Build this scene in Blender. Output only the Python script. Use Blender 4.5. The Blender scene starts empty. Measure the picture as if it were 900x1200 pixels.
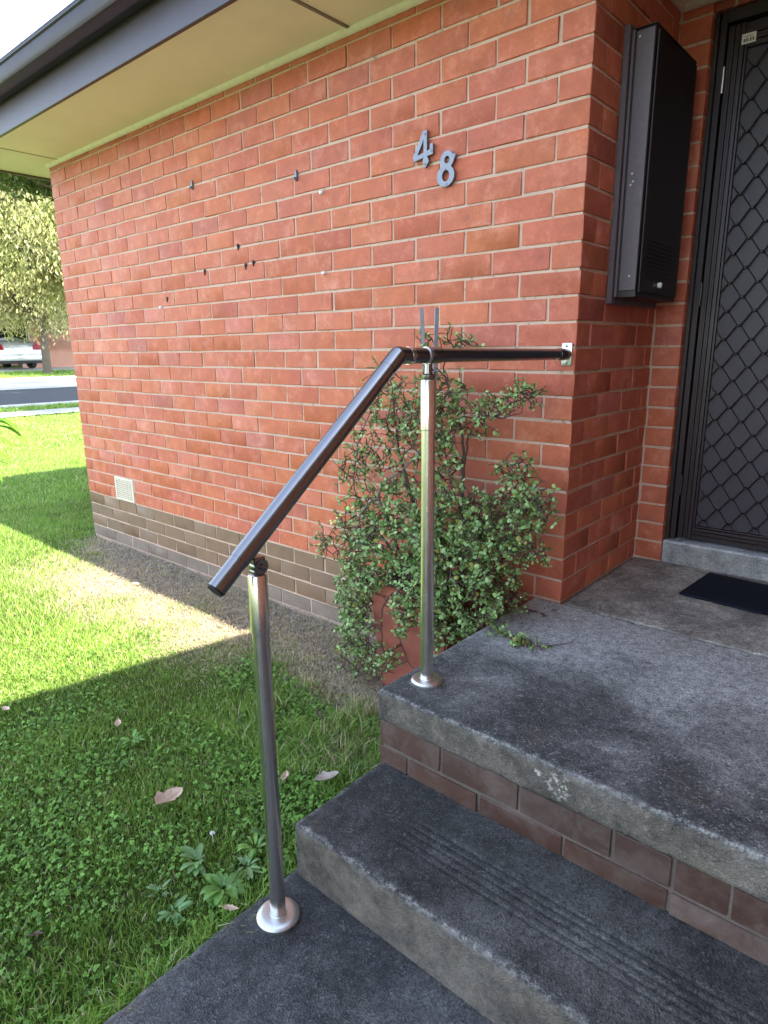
import bpy, bmesh, math, random
import numpy as np
from mathutils import Vector, Matrix, noise as mnoise
random.seed(7); RS = np.random.RandomState(11)
S = bpy.context.scene
COL = S.collection

# ------------------------------------------------------------------ camera
CP = Vector((1.01473, -2.17823, 0.94561)); YAW, PIT, ROL, F = -0.718795, 0.246358, -0.0114848, 757.42
cy_, sy_, cp_, sp_ = math.cos(YAW), math.sin(YAW), math.cos(PIT), math.sin(PIT)
fw = Vector((sy_*cp_, cy_*cp_, -sp_)); r0 = Vector((cy_, -sy_, 0)); u0 = r0.cross(fw)
rt = math.cos(ROL)*r0 + math.sin(ROL)*u0; up = -math.sin(ROL)*r0 + math.cos(ROL)*u0
cam = bpy.data.cameras.new('camera'); co = bpy.data.objects.new('camera', cam); COL.objects.link(co)
M = Matrix((rt, up, -fw)).transposed().to_4x4(); M.translation = CP; co.matrix_world = M
cam.sensor_fit = 'VERTICAL'; cam.sensor_height = 36; cam.lens = F/1200*36; cam.clip_start = .02; cam.clip_end = 2000
S.camera = co
S.render.resolution_x, S.render.resolution_y = 768, 1024

# ------------------------------------------------------------------ world, sun, exposure
TS = Vector((.95, -.083, 1)).normalized()            # towards the sun
w = bpy.data.worlds.new('World'); S.world = w; w.use_nodes = True
nt = w.node_tree; sky = nt.nodes.new('ShaderNodeTexSky'); sky.sky_type = 'NISHITA'; sky.sun_disc = False
sky.sun_elevation = math.asin(TS.z); sky.sun_rotation = math.atan2(TS.x, TS.y)
sky.air_density = 1.0; sky.dust_density = .3; sky.ozone_density = 1.5
hs = nt.nodes.new('ShaderNodeHueSaturation'); hs.inputs['Saturation'].default_value = .70; hs.inputs['Value'].default_value = 1.0
nt.links.new(sky.outputs[0], hs.inputs['Color']); nt.links.new(hs.outputs[0], nt.nodes['Background'].inputs[0]); nt.nodes['Background'].inputs[1].default_value = .15
sl = bpy.data.lights.new('sun', 'SUN'); sl.energy = 3.5; sl.angle = math.radians(.5); sl.color = (1, .92, .78)
so = bpy.data.objects.new('sun', sl); COL.objects.link(so); so.rotation_euler = TS.to_track_quat('Z', 'Y').to_euler()
S.view_settings.view_transform = 'Standard'; S.view_settings.look = 'None'; S.view_settings.gamma = 1
S.view_settings.exposure = 2.7

# ------------------------------------------------------------------ helpers
def back(px, py, axis, val):
    d = rt*((px-450)/F) + up*(-(py-600)/F) + fw
    t = (val-CP[axis])/d[axis]; return CP + d*t
def pix(p):
    d = Vector(p)-CP; z = d.dot(fw)
    if z < .05: return None
    return (450+F*d.dot(rt)/z, 600-F*d.dot(up)/z, z)
def tag(o, label=None, cat=None, group=None, kind=None):
    if label: o['label'] = label
    if cat: o['category'] = cat
    if group: o['group'] = group
    if kind: o['kind'] = kind
    return o
def empty(name, loc, label, cat, group=None):
    o = bpy.data.objects.new(name, None); COL.objects.link(o); o.location = loc; o.empty_display_size = .1
    return tag(o, label, cat, group)
def link(name, me, mat=None, parent=None, world=True):
    o = bpy.data.objects.new(name, me); COL.objects.link(o)
    if mat is not None:
        me.materials.clear(); me.materials.append(mat)
    if parent is not None:
        o.parent = parent
        if world:
            off = Vector((0, 0, 0)); p = parent
            while p: off += p.location; p = p.parent
            o.location = -off
    return o
def me_np(name, V, Fc, smooth=False, cols=None):
    V = np.asarray(V, dtype=np.float32); me = bpy.data.meshes.new(name)
    if isinstance(Fc, np.ndarray):
        n, k = Fc.shape
        me.vertices.add(len(V)); me.vertices.foreach_set('co', V.ravel())
        me.loops.add(n*k); me.loops.foreach_set('vertex_index', Fc.astype(np.int32).ravel())
        me.polygons.add(n); me.polygons.foreach_set('loop_start', np.arange(0, n*k, k, dtype=np.int32))
        me.update(calc_edges=True)
    else:
        me.from_pydata(V.tolist(), [], Fc); me.update()
    if smooth: me.polygons.foreach_set('use_smooth', [True]*len(me.polygons))
    if cols is not None:
        a = me.color_attributes.new('tint', 'FLOAT_COLOR', 'POINT')
        c = np.ones((len(V), 4), np.float32); c[:, :3] = cols; a.data.foreach_set('color', c.ravel())
    return me
def bm_me(bm, name='m', smooth=False):
    me = bpy.data.meshes.new(name); bm.to_mesh(me); bm.free()
    if smooth: me.polygons.foreach_set('use_smooth', [True]*len(me.polygons))
    me.set_sharp_from_angle(angle=.62)
    return me
def box(bm, x0, x1, y0, y1, z0, z1, bev=0, seg=1, mat=None):
    t = bmesh.new(); bmesh.ops.create_cube(t, size=1)
    bmesh.ops.scale(t, vec=(x1-x0, y1-y0, z1-z0), verts=t.verts)
    if bev: bmesh.ops.bevel(t, geom=t.edges[:], offset=bev, segments=seg, affect='EDGES', profile=.5)
    bmesh.ops.translate(t, vec=((x0+x1)/2, (y0+y1)/2, (z0+z1)/2), verts=t.verts)
    if mat is not None: bmesh.ops.transform(t, matrix=mat, verts=t.verts)
    tm = bpy.data.meshes.new('t'); t.to_mesh(tm); t.free(); bm.from_mesh(tm); bpy.data.meshes.remove(tm)
def boxo(name, dims, mat, parent=None, bev=.0015, seg=1):
    bm = bmesh.new(); box(bm, *dims, bev, seg); return link(name, bm_me(bm), mat, parent)
def tube(bm, pts, rad, n=12, caps=True):
    pts = [Vector(p) for p in pts]
    if not hasattr(rad, '__len__'): rad = [rad]*len(pts)
    rings = []; prev = None
    for i, p in enumerate(pts):
        t = (pts[min(i+1, len(pts)-1)]-pts[max(i-1, 0)]).normalized()
        if prev is None:
            a = t.orthogonal().normalized()
        else:
            a = (prev - t*prev.dot(t)).normalized()
        prev = a; b = t.cross(a)
        rings.append([bm.verts.new(p+(a*math.cos(2*math.pi*k/n)+b*math.sin(2*math.pi*k/n))*rad[i]) for k in range(n)])
    for i in range(len(rings)-1):
        for k in range(n):
            f = bm.faces.new((rings[i][k], rings[i][(k+1) % n], rings[i+1][(k+1) % n], rings[i+1][k])); f.smooth = True
    if caps:
        bm.faces.new(rings[0][::-1]); bm.faces.new(rings[-1])
def lathe(bm, prof, c, n=32, axis='Z'):
    """prof: list of (r, h) ; around axis through c"""
    rings = []
    for r, h in prof:
        ring = []
        for k in range(n):
            a = 2*math.pi*k/n; q = (r*math.cos(a), r*math.sin(a), h)
            if axis == 'Y': q = (q[0], q[2], q[1])
            if axis == 'X': q = (q[2], q[0], q[1])
            ring.append(bm.verts.new(Vector(c)+Vector(q)))
        rings.append(ring)
    for i in range(len(rings)-1):
        for k in range(n):
            f = bm.faces.new((rings[i][k], rings[i][(k+1) % n], rings[i+1][(k+1) % n], rings[i+1][k])); f.smooth = True
    bm.faces.new(rings[0][::-1]); bm.faces.new(rings[-1])
def fix(bm): bmesh.ops.recalc_face_normals(bm, faces=bm.faces)

# ------------------------------------------------------------------ materials
class NM:
    def __init__(s, name):
        s.m = bpy.data.materials.new(name); s.m.use_nodes = True; s.t = s.m.node_tree; s.b = s.t.nodes['Principled BSDF']
    def n(s, typ, **kw):
        n = s.t.nodes.new(typ)
        for k, v in kw.items():
            if k in n.inputs.keys() if hasattr(n.inputs, 'keys') else False: n.inputs[k].default_value = v
            else: setattr(n, k, v)
        return n
    def l(s, a, b): s.t.links.new(a, b)
    def pos(s): return s.n('ShaderNodeNewGeometry').outputs['Position']
    def noise(s, scale, det=4, rough=.6, vec=None, dist=0):
        n = s.n('ShaderNodeTexNoise'); n.inputs['Scale'].default_value = scale; n.inputs['Detail'].default_value = det
        n.inputs['Roughness'].default_value = rough; n.inputs['Distortion'].default_value = dist
        s.l(vec if vec else s.pos(), n.inputs['Vector']); return n.outputs['Fac']
    def ramp(s, fac, stops, interp='LINEAR'):
        r = s.n('ShaderNodeValToRGB'); r.color_ramp.interpolation = interp; e = r.color_ramp.elements
        while len(e) > 1: e.remove(e[-1])
        e[0].position = stops[0][0]; e[0].color = c4(stops[0][1])
        for p, c in stops[1:]:
            q = e.new(p); q.color = c4(c)
        s.l(fac, r.inputs[0]); return r.outputs[0]
    def mix(s, fac, a, b, mode='MIX'):
        n = s.n('ShaderNodeMix'); n.data_type = 'RGBA'; n.blend_type = mode
        for sock, v in ((n.inputs[0], fac), (n.inputs[6], a), (n.inputs[7], b)):
            if hasattr(v, 'is_output'): s.l(v, sock)
            elif isinstance(v, (int, float)): sock.default_value = v
            else: sock.default_value = c4(v)
        return n.outputs[2]
    def math(s, op, a, b=0, clamp=False):
        n = s.n('ShaderNodeMath'); n.operation = op; n.use_clamp = clamp
        for sock, v in ((n.inputs[0], a), (n.inputs[1], b)):
            if hasattr(v, 'is_output'): s.l(v, sock)
            else: sock.default_value = v
        return n.outputs[0]
    def bump(s, h, strength=.5, dist=.002):
        b = s.n('ShaderNodeBump'); b.inputs['Strength'].default_value = strength; b.inputs['Distance'].default_value = dist
        s.l(h, b.inputs['Height']); s.l(b.outputs[0], s.b.inputs['Normal']); return b
    def col(s, c):
        if hasattr(c, 'is_output'): s.l(c, s.b.inputs['Base Color'])
        else: s.b.inputs['Base Color'].default_value = c4(c)
    def set(s, **kw):
        for k, v in kw.items():
            k = k.replace('_', ' ')
            if hasattr(v, 'is_output'): s.l(v, s.b.inputs[k])
            else: s.b.inputs[k].default_value = v
        return s
def c4(c):
    if isinstance(c, (int, float)): return (c, c, c, 1)
    return tuple(c[:3])+(1,)
def simple(name, c, rough=.5, metal=0, nscale=40, var=.15, bump=.2, bd=.001, spec=.5):
    m = NM(name); n = m.noise(nscale, 5)
    m.col(m.mix(n, tuple(v*(1-var) for v in c), tuple(min(1, v*(1+var)) for v in c)))
    m.set(Roughness=rough, Metallic=metal, Specular_IOR_Level=spec)
    if bump: m.bump(m.noise(nscale*3, 4), bump, bd)
    return m.m
def brick_mat(name, pal, rough=.62, dirt=.35, spot=True):
    m = NM(name); oi = m.n('ShaderNodeObjectInfo').outputs['Random']; ri = m.n('ShaderNodeNewGeometry').outputs['Random Per Island']
    r = m.math('FRACT', m.math('ADD', m.math('MULTIPLY', oi, 7.31), ri))
    c = m.ramp(r, pal)
    big = m.noise(1.6, 2)
    c = m.mix(m.math('MULTIPLY', big, .35), c, m.ramp(big, [(.35, (.41, .135, .105)), (.6, (.49, .155, .062))]))
    n1 = m.noise(14, 5, .65); c = m.mix(.65, c, m.ramp(n1, [(.3, (.40, .38, .39)), (.5, (.5, .5, .5)), (.7, (.64, .61, .58))]), 'OVERLAY')
    n2 = m.noise(90, 4, .7); c = m.mix(dirt, c, m.ramp(n2, [(.3, (.35, .35, .36)), (.5, (.5, .5, .5)), (.72, (.62, .6, .58))]), 'OVERLAY')
    if spot:   # pits and pale salts
        v = m.noise(260, 2); c = m.mix(m.ramp(v, [(.26, .8), (.31, 0)]), c, (.08, .04, .03))
        e = m.math('MULTIPLY', m.ramp(m.noise(7, 8, .8), [(.52, 0), (.7, 1)]), .42); c = m.mix(e, c, (.58, .33, .27)); k = m.math('MULTIPLY', m.ramp(m.noise(11, 7, .8), [(.34, 1), (.46, 0)]), .45); c = m.mix(k, c, (.23, .07, .05))
    m.col(c); m.set(Roughness=rough, Specular_IOR_Level=.35)
    h = m.math('ADD', m.noise(60, 5, .7), m.math('MULTIPLY', m.noise(400, 2), .5)); m.bump(h, .45, .0015)
    return m.m
RED = brick_mat('brick_red', [(0, (.43, .098, .052)), (.15, (.47, .120, .056)), (.3, (.42, .100, .056)), (.45, (.49, .138, .062)), (.6, (.44, .110, .066)), (.78, (.47, .125, .052)), (.93, (.42, .10, .062)), (.97, (.36, .094, .070)), (1, (.44, .12, .08))])
def brown_brick():
    m = NM('brick_brown'); oi = m.n('ShaderNodeObjectInfo').outputs['Random']; ri = m.n('ShaderNodeNewGeometry').outputs['Random Per Island']
    r = m.math('FRACT', m.math('ADD', m.math('MULTIPLY', oi, 7.31), ri))
    c = m.ramp(r, [(0, (.165, .098, .062)), (.5, (.20, .122, .074)), (1, (.18, .115, .076))])
    n = m.noise(12, 6, .7); c = m.mix(.6, c, m.ramp(n, [(.3, .4), (.7, .62)]), 'OVERLAY')
    m.col(c); m.set(Roughness=.6, Specular_IOR_Level=.35); m.bump(m.noise(120, 4), .35, .001); return m.m
BROWN = brown_brick()
def step_brick():
    m = NM('brick_step'); oi = m.n('ShaderNodeObjectInfo').outputs['Random']
    c = m.ramp(oi, [(0, (.062, .030, .023)), (.5, (.080, .040, .029)), (1, (.055, .032, .026))])
    n = m.noise(9, 6, .7, dist=.5); c = m.mix(m.ramp(n, [(.45, 0), (.68, .6)]), c, (.15, .115, .10))
    c = m.mix(m.ramp(m.noise(45, 4), [(.26, .9), (.34, 0)]), c, (.03, .02, .02))
    m.col(c); m.set(Roughness=.55, Specular_IOR_Level=.4); m.bump(m.noise(70, 5), .5, .002); return m.m
STEPB = step_brick()
def mortar(name, a, b):
    m = NM(name); c = m.mix(m.noise(6, 5), a, b); c = m.mix(m.ramp(m.noise(40, 4), [(.3, .6), (.42, 0)]), c, tuple(v*.4 for v in a))
    m.col(c); m.set(Roughness=.9, Specular_IOR_Level=.2); h = m.math('ADD', m.noise(60, 5), m.noise(300, 3)); m.bump(h, .8, .003); return m.m
MORT = mortar('mortar_cream', (.47, .32, .235), (.62, .45, .35)); MORTG = mortar('mortar_grey', (.07, .055, .048), (.20, .165, .14))
def render_coat():
    m = NM('cement_coat'); c = m.ramp(m.noise(7, 6, .7), [(.3, (.15, .11, .08)), (.6, (.22, .165, .125)), (.8, (.32, .26, .2))]); m.col(c)
    m.set(Roughness=.9); m.bump(m.noise(50, 6, .7), .7, .004); return m.m
COAT = render_coat()
def concrete(name, dark, lite, wear=None, blotch=2.2, lo=.42, hi=.62, wall=False):
    """weathered exposed-aggregate concrete: grime in broad blotches, pale grit, worn edges brushed paler"""
    m = NM(name)
    big = m.noise(blotch, 6, .62, dist=.4)
    if wall:
        sy = m.n('ShaderNodeSeparateXYZ'); m.l(m.pos(), sy.inputs[0]); big = m.math('ADD', m.math('MULTIPLY', big, .8), m.math('MULTIPLY', m.math('ADD', sy.outputs[1], .72), .42))
    c = m.mix(m.ramp(big, [(lo, 0), (hi, 1)]), dark, lite)
    med = m.noise(34, 9, .85); c = m.mix(.95, c, m.ramp(med, [(.32, .2), (.5, .5), (.68, .82)]), 'OVERLAY')
    fine = m.noise(170, 5, .8); c = m.mix(.8, c, m.ramp(fine, [(.34, .22), (.5, .5), (.66, .8)]), 'OVERLAY')
    v = m.n('ShaderNodeTexVoronoi'); v.inputs['Scale'].default_value = 230; m.l(m.pos(), v.inputs['Vector'])
    cellr = m.n('ShaderNodeSeparateColor'); m.l(v.outputs['Color'], cellr.inputs[0])
    grit = m.math('MULTIPLY', m.ramp(cellr.outputs[0], [(.72, 0), (.95, .9)]), m.ramp(m.noise(30, 4, .7), [(.38, 0), (.62, 1)]))
    c = m.mix(m.math('MULTIPLY', grit, .32), c, tuple(min(1, q*2.1+.05) for q in lite))
    c = m.mix(m.math('MULTIPLY', m.ramp(cellr.outputs[1], [(.0, .85), (.3, 0)]), .75), c, tuple(q*.4 for q in dark))
    c = m.mix(m.ramp(m.noise(3.1, 4), [(.60, 0), (.72, .28)]), c, (.17, .13, .08))          # lichen-brown bloom
    if wear:
        a = m.n('ShaderNodeAttribute'); a.attribute_name = 'tint'; sc = m.n('ShaderNodeSeparateColor'); m.l(a.outputs['Color'], sc.inputs[0])
        f = m.math('MULTIPLY', sc.outputs[0], m.ramp(m.noise(48, 7, .85), [(.46, 0), (.62, .7)]), True)
        c = m.mix(f, c, wear)
        c = m.mix(sc.outputs[1], c, m.mix(m.ramp(m.noise(11, 8, .85), [(.36, 0), (.64, 1)]), (.045, .038, .030), (.25, .21, .165)))            # bare, less grimed faces
    if wall:      # chalky splash marks on the slab's front face
        for cc_, rad_ in (((.455, -.935, -.045), .045), ((.40, -.935, -.035), .02), ((.96, -.935, -.06), .05)):
            vm = m.n('ShaderNodeVectorMath'); vm.operation = 'DISTANCE'; m.l(m.pos(), vm.inputs[0]); vm.inputs[1].default_value = cc_
            fo = m.ramp(m.math('DIVIDE', vm.outputs['Value'], rad_), [(.3, 1), (1, 0)])
            c = m.mix(m.math('MULTIPLY', fo, m.ramp(m.noise(75, 3, .6), [(.52, 0), (.6, .9)])), c, (.6, .58, .52))
    rs = m.math('MULTIPLY', m.ramp(m.noise(1.1, 7, .75, dist=1.2), [(.52, 0), (.58, .35), (.66, 0)]), 1.0)
    c = m.mix(rs, c, tuple(q*.35 for q in dark))
    m.col(c); m.set(Roughness=.85, Specular_IOR_Level=.3)
    h = m.math('ADD', m.math('MULTIPLY', m.noise(26, 5), 1.2), m.math('MULTIPLY', v.outputs['Distance'], .6)); m.bump(h, .9, .0035)
    return m.m
CONC = concrete('concrete_porch', (.070, .068, .067), (.37, .36, .345), (.62, .61, .57), 2.6, .34, .60, True)
CONS = concrete('concrete_step', (.036, .035, .035), (.115, .112, .108), (.50, .48, .44), 1.9)
CONP = concrete('concrete_path', (.048, .048, .050), (.135, .132, .13), (.3, .29, .27), 1.7)
CONO = concrete('concrete_old', (.21, .185, .16), (.44, .40, .34), (.3, .3, .28), 5, .4, .62)
SILL = concrete('concrete_sill', (.42, .44, .46), (.66, .68, .70), (.5, .5, .5), 6)
def steel(name, c, r0, r1, aniso=.4):
    m = NM(name); g = m.n('ShaderNodeMapping'); g.inputs['Scale'].default_value = (60, 60, 1.2); m.l(m.pos(), g.inputs[0])
    n = m.noise(9, 3, vec=g.outputs[0]); s = m.noise(18, 5, .8)
    c2 = m.mix(m.ramp(s, [(.58, 0), (.75, aniso)]), m.mix(n, tuple(q*.9 for q in c), c), tuple(q*.62 for q in c))
    m.col(c2); m.set(Metallic=1.0, Roughness=m.math('ADD', m.math('MULTIPLY', s, r1-r0), r0)); return m.m
STEEL = steel('stainless_steel', (.80, .77, .72), .16, .34); STEELD = steel('stainless_dark_reflection', (.27, .265, .27), .2, .3, .15)  # STEELD: dark reflections on the rails built into the base colour
FLANGE = steel('brushed_flange', (.7, .7, .7), .3, .45)
def rust_steel():
    m = NM('galvanised_bar'); s = m.noise(25, 6, .8); m.col(m.mix(m.ramp(s, [(.5, 0), (.7, 1)]), (.2, .2, .205), (.13, .08, .055))); m.set(Metallic=.4, Roughness=.6); m.bump(s, .4, .001); return m.m
GALV = rust_steel()
NUMB = simple('cast_metal', (.19, .20, .24), .45, .6, 90, .35, .5)
CREAM = simple('soffit_cream', (.89, .87, .80), .7, 0, 4, .10, .25, .002)
BEAD = simple('bead_cream', (.84, .78, .72), .6, 0, 30, .18, .5, .002)
FASC = simple('fascia_purple_brown', (.046, .034, .048), .45, 0, 8, .25, .15)
GUT = simple('gutter_brown', (.050, .038, .056), .42, 0, 12, .2, .1)
def roof_m():
    m = NM('roof_tiles'); m.col(m.mix(m.noise(8, 4), (.12, .06, .05), (.22, .11, .09))); m.set(Roughness=.8); m.bump(m.noise(30, 4), .5, .01); return m.m
ROOF = roof_m()
BOXM = simple('box_paint_dark', (.013, .007, .008), .42, 0, 30, .3, .12)
BOXG = simple('box_paint_lit_side', (.095, .073, .080), .45, 0, 60, .35, .3)  # lit side of the box: its brightness is put into the grey paint
DFR = simple('door_frame_dark', (.020, .012, .014), .38, 0, 14, .25, .1)
DLF = simple('door_leaf_dark', (.032, .021, .026), .33, .2, 14, .25, .1)
GRL = simple('grille_black', (.012, .009, .012), .35, 0, 60, .2, .1)
def screen_m():
    m = NM('insect_mesh'); wv = m.n('ShaderNodeTexWave'); wv.inputs['Scale'].default_value = 210; m.l(m.pos(), wv.inputs['Vector'])
    m.col(m.mix(m.noise(6, 3), (.036, .028, .038), (.046, .036, .048))); m.set(Roughness=.42, Specular_IOR_Level=.45); m.bump(wv.outputs['Fac'], .3, .0005); return m.m
SCRN = screen_m()
WHITE = simple('white_plastic', (.75, .74, .72), .45); BLACK = simple('black_hole', (.01, .008, .008), .8, 0)
MATM = NM('rubber_mat'); MATM.col((.006, .009, .018)); MATM.set(Roughness=.85, Specular_IOR_Level=.25); MATM.bump(MATM.noise(500, 2), .7, .001); MATM = MATM.m
TERR = simple('terracotta_paint', (.30, .085, .055), .75, 0, 18, .3, .5, .002)
SOIL = simple('soil', (.05, .04, .03), .95, 0, 30, .4, 1, .01)
def vcol(name, rough=.6, trans=0, spec=.35, var=0, bump=0, sheen=0):
    m = NM(name); a = m.n('ShaderNodeAttribute'); a.attribute_name = 'tint'; c = a.outputs['Color']
    if var: c = m.mix(var, c, m.ramp(m.noise(2.2, 5, .7), [(.3, .36), (.5, .5), (.7, .63)]), 'OVERLAY')
    m.col(c); m.set(Roughness=rough, Specular_IOR_Level=spec)
    if trans:
        tr = m.n('ShaderNodeBsdfTranslucent'); mx = m.n('ShaderNodeMixShader'); mx.inputs[0].default_value = trans
        m.l(m.mix(.0, c, c), tr.inputs[0]); m.l(m.b.outputs[0], mx.inputs[1]); m.l(tr.outputs[0], mx.inputs[2])
        m.l(mx.outputs[0], m.t.nodes['Material Output'].inputs[0])
    return m.m
GRASS = vcol('grass_blades', .55, .35, .3, .25); LEAFM = vcol('succulent_leaf', .38, .15, .5); TREEL = vcol('tree_leaves', .5, .35, .3); SHRUBL = vcol('shrub_leaf', .35, .4, .5)
STEMM = simple('stem_brown', (.075, .04, .032), .75, 0, 60, .4, .5); TWIGG = simple('twig_grey', (.13, .11, .095), .8, 0, 60, .4, .6); BARK = simple('bark', (.12, .09, .07), .9, 0, 12, .4, .8, .01)
DRYL = simple('dry_leaf', (.52, .38, .27), .7, 0, 90, .5, .8); DRYD = simple('dry_leaf_dark', (.10, .05, .035), .7, 0, 50, .4, .4)

# ------------------------------------------------------------------ ground
LZ = -.425
def gz(x, y):
    x = np.asarray(x, float); z = LZ-.0105*np.clip(-6-x, 0, 8.6)+.073*np.clip(-14.6-x, 0, 11.9)
    return z
def vnoise(x, y, s=1.0, seed=0):       # cheap smooth value noise on arrays
    xs = x*s+seed*17.3; ys = y*s+seed*5.1
    xi = np.floor(xs).astype(int); yi = np.floor(ys).astype(int); fx = xs-xi; fy = ys-yi
    fx = fx*fx*(3-2*fx); fy = fy*fy*(3-2*fy)
    def h(a, b): v = np.sin(a*127.1+b*311.7+seed*74.7)*43758.5453; return v-np.floor(v)
    return (h(xi, yi)*(1-fx)+h(xi+1, yi)*fx)*(1-fy)+(h(xi, yi+1)*(1-fx)+h(xi+1, yi+1)*fx)*fy
def fbm(x, y, s=1., seed=0): return .5*vnoise(x, y, s, seed)+.3*vnoise(x, y, s*2.1, seed+1)+.2*vnoise(x, y, s*4.3, seed+2)
def bare(x, y):
    """1 = bare dirt, falling to 0 in full lawn; strip along the foot of the wall"""
    t = -y; n = fbm(x, y, 2.6, 3)-.5
    wd = np.clip(.03+.20*np.clip((x+3.9)/2.9, 0, 1.2)**1.4, .03, .27)
    b = np.clip(1-(t-wd-n*.35)/.42, 0, 1)*(x > -4.0-n*.5)*(t > -.05)
    b = b*np.clip((x+4.1)/.5, 0, 1)
    patch = np.clip(.35-np.hypot((x+.42)/.22, (y+.78)/.22)*.35, 0, 1)*1.6
    dry = np.clip(1.25-(t-.30)/.5, 0, 1)*(t > 0)*np.clip((x+3.7)/.8, 0, 1)*np.clip((-1.1-x)/.5, 0, 1)*np.clip(fbm(x, y, 5, 41)*2-.15, 0, 1)
    b = np.maximum(b, .85*dry)
    return np.clip(np.maximum(b, patch*.6), 0, 1)
def coords(segs):
    out = []
    for a, b, st in segs: out += list(np.arange(a, b, st))
    return np.array(out+[segs[-1][1]])
gx = coords([(-400, -60, 20), (-60, -28, 2), (-28, -14, .3), (-14, -6, .2), (-6, .2, .05), (.2, 6, .4), (6, 60, 6), (60, 400, 34)])
gy = coords([(-400, -60, 34), (-60, -6, 3), (-6, 2.5, .06), (2.5, 12, .4), (12, 60, 4), (60, 400, 34)])
X, Y = np.meshgrid(gx, gy, indexing='ij')
Z = gz(X, Y)+(fbm(X, Y, 3.1, 9)-.5)*.03*(np.abs(X) < 14)-.012+.012*(fbm(X, Y, 9, 2)-.5)
Z -= .006*bare(X, Y)
nx, ny = X.shape; idx = np.arange(nx*ny).reshape(nx, ny)
Fq = np.stack([idx[:-1, :-1], idx[1:, :-1], idx[1:, 1:], idx[:-1, 1:]], -1).reshape(-1, 4)
bb = bare(X, Y).ravel()
gcol = np.stack([bb, bb*0, bb*0], 1)
def ground_m():
    m = NM('lawn_ground'); a = m.n('ShaderNodeAttribute'); a.attribute_name = 'tint'; sc = m.n('ShaderNodeSeparateColor'); m.l(a.outputs['Color'], sc.inputs[0])
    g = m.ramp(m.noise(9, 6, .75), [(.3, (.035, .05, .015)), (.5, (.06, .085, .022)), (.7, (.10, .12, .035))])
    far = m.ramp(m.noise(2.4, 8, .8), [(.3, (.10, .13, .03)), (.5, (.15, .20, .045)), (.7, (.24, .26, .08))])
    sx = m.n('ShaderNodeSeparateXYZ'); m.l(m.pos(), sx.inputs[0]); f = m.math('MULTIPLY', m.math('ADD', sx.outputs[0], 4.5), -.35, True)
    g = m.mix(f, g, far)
    d = m.ramp(m.noise(24, 8, .8), [(.34, (.09, .072, .055)), (.5, (.27, .225, .17)), (.64, (.52, .46, .36))])
    v = m.n('ShaderNodeTexVoronoi'); v.inputs['Scale'].default_value = 110; m.l(m.pos(), v.inputs['Vector'])
    sc2 = m.n('ShaderNodeSeparateColor'); m.l(v.outputs['Color'], sc2.inputs[0])
    d = m.mix(m.ramp(sc2.outputs[0], [(.8, 0), (.95, .5)]), d, (.5, .46, .4))
    c = m.mix(m.math('MULTIPLY', sc.outputs[0], 1.5, True), g, d)
    m.col(c); m.set(Roughness=.95, Specular_IOR_Level=.1); h = m.math('ADD', m.noise(40, 7, .8), m.math('MULTIPLY', v.outputs['Distance'], .5)); m.bump(h, 1, .012); return m.m
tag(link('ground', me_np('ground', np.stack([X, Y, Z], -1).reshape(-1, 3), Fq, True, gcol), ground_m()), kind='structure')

# blades of grass, clover
def blades(n, x0, x1, y0, y1, hmin, hmax, wd, dens, tris=2, seed=1, cols=None, lean=.9):
    R = np.random.RandomState(seed); x = R.uniform(x0, x1, n); y = R.uniform(y0, y1, n)
    k = R.rand(n) < dens(x, y); x, y = x[k], y[k]; n = len(x); b = bare(x, y)
    z = gz(x, y)-.016+(fbm(x, y, 3.1, 9)-.5)*.03*(np.abs(x) < 14)
    tall = .7+.8*fbm(x, y, 4, 6); h = R.uniform(hmin, hmax, n)*tall*(1-.45*b); a = R.uniform(0, 2*np.pi, n); la = R.uniform(0, 2*np.pi, n); ln = h*R.uniform(.15, lean, n)
    wv = wd*R.uniform(.6, 1.3, n); dx, dy = np.cos(a)*wv/2, np.sin(a)*wv/2; tx, ty = np.cos(la)*ln, np.sin(la)*ln
    P0 = np.stack([x-dx, y-dy, z], 1); P1 = np.stack([x+dx, y+dy, z], 1)
    M0 = np.stack([x-dx*.8+tx*.35, y-dy*.8+ty*.35, z+h*.6], 1); M1 = np.stack([x+dx*.8+tx*.35, y+dy*.8+ty*.35, z+h*.6], 1)
    T = np.stack([x+tx, y+ty, z+h*.95], 1)
    c = cols(x, y, b, R)
    if tris == 1:
        V = np.stack([P0, P1, T], 1).reshape(-1, 3); Fc = np.arange(3*n).reshape(n, 3); C = np.repeat(c, 3, 0)
    else:
        V = np.stack([P0, P1, M1, M0, T], 1).reshape(-1, 3); i = np.arange(n)*5
        Fc = np.concatenate([np.stack([i, i+1, i+2], 1), np.stack([i, i+2, i+3], 1), np.stack([i+3, i+2, i+4], 1)]); C = np.repeat(c, 5, 0)
    return V, Fc, C
def gcols(x, y, b, R):
    n = len(x); t = R.rand(n)[:, None]; p = fbm(x, y, 1.7, 4)[:, None]
    c = (1-t)*np.array([.12, .26, .035])+t*np.array([.32, .45, .09]); c = c*(.7+.6*p)
    straw = np.array([.60, .52, .32])*(.65+.6*R.rand(n)[:, None])
    s = (R.rand(n) < np.clip(.07+b*1.25, 0, 1))[:, None]
    return np.where(s, straw, c)
def inyard(x, y):    # not on path, steps, house, pot
    ok = ~((x > -.118) & (y < .0))
    ok &= ~((y > -.004) & (x > -3.93)); ok &= ~((x > -.70) & (y > -.34) & (x < -.2))
    return ok
def d_near(x, y): return inyard(x, y)*np.clip(1-.9*bare(x, y)+.5*(fbm(x, y, 7, 31) > .6), .25, 1)*(.5+.5*(fbm(x, y, 6, 8) > .33))
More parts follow.
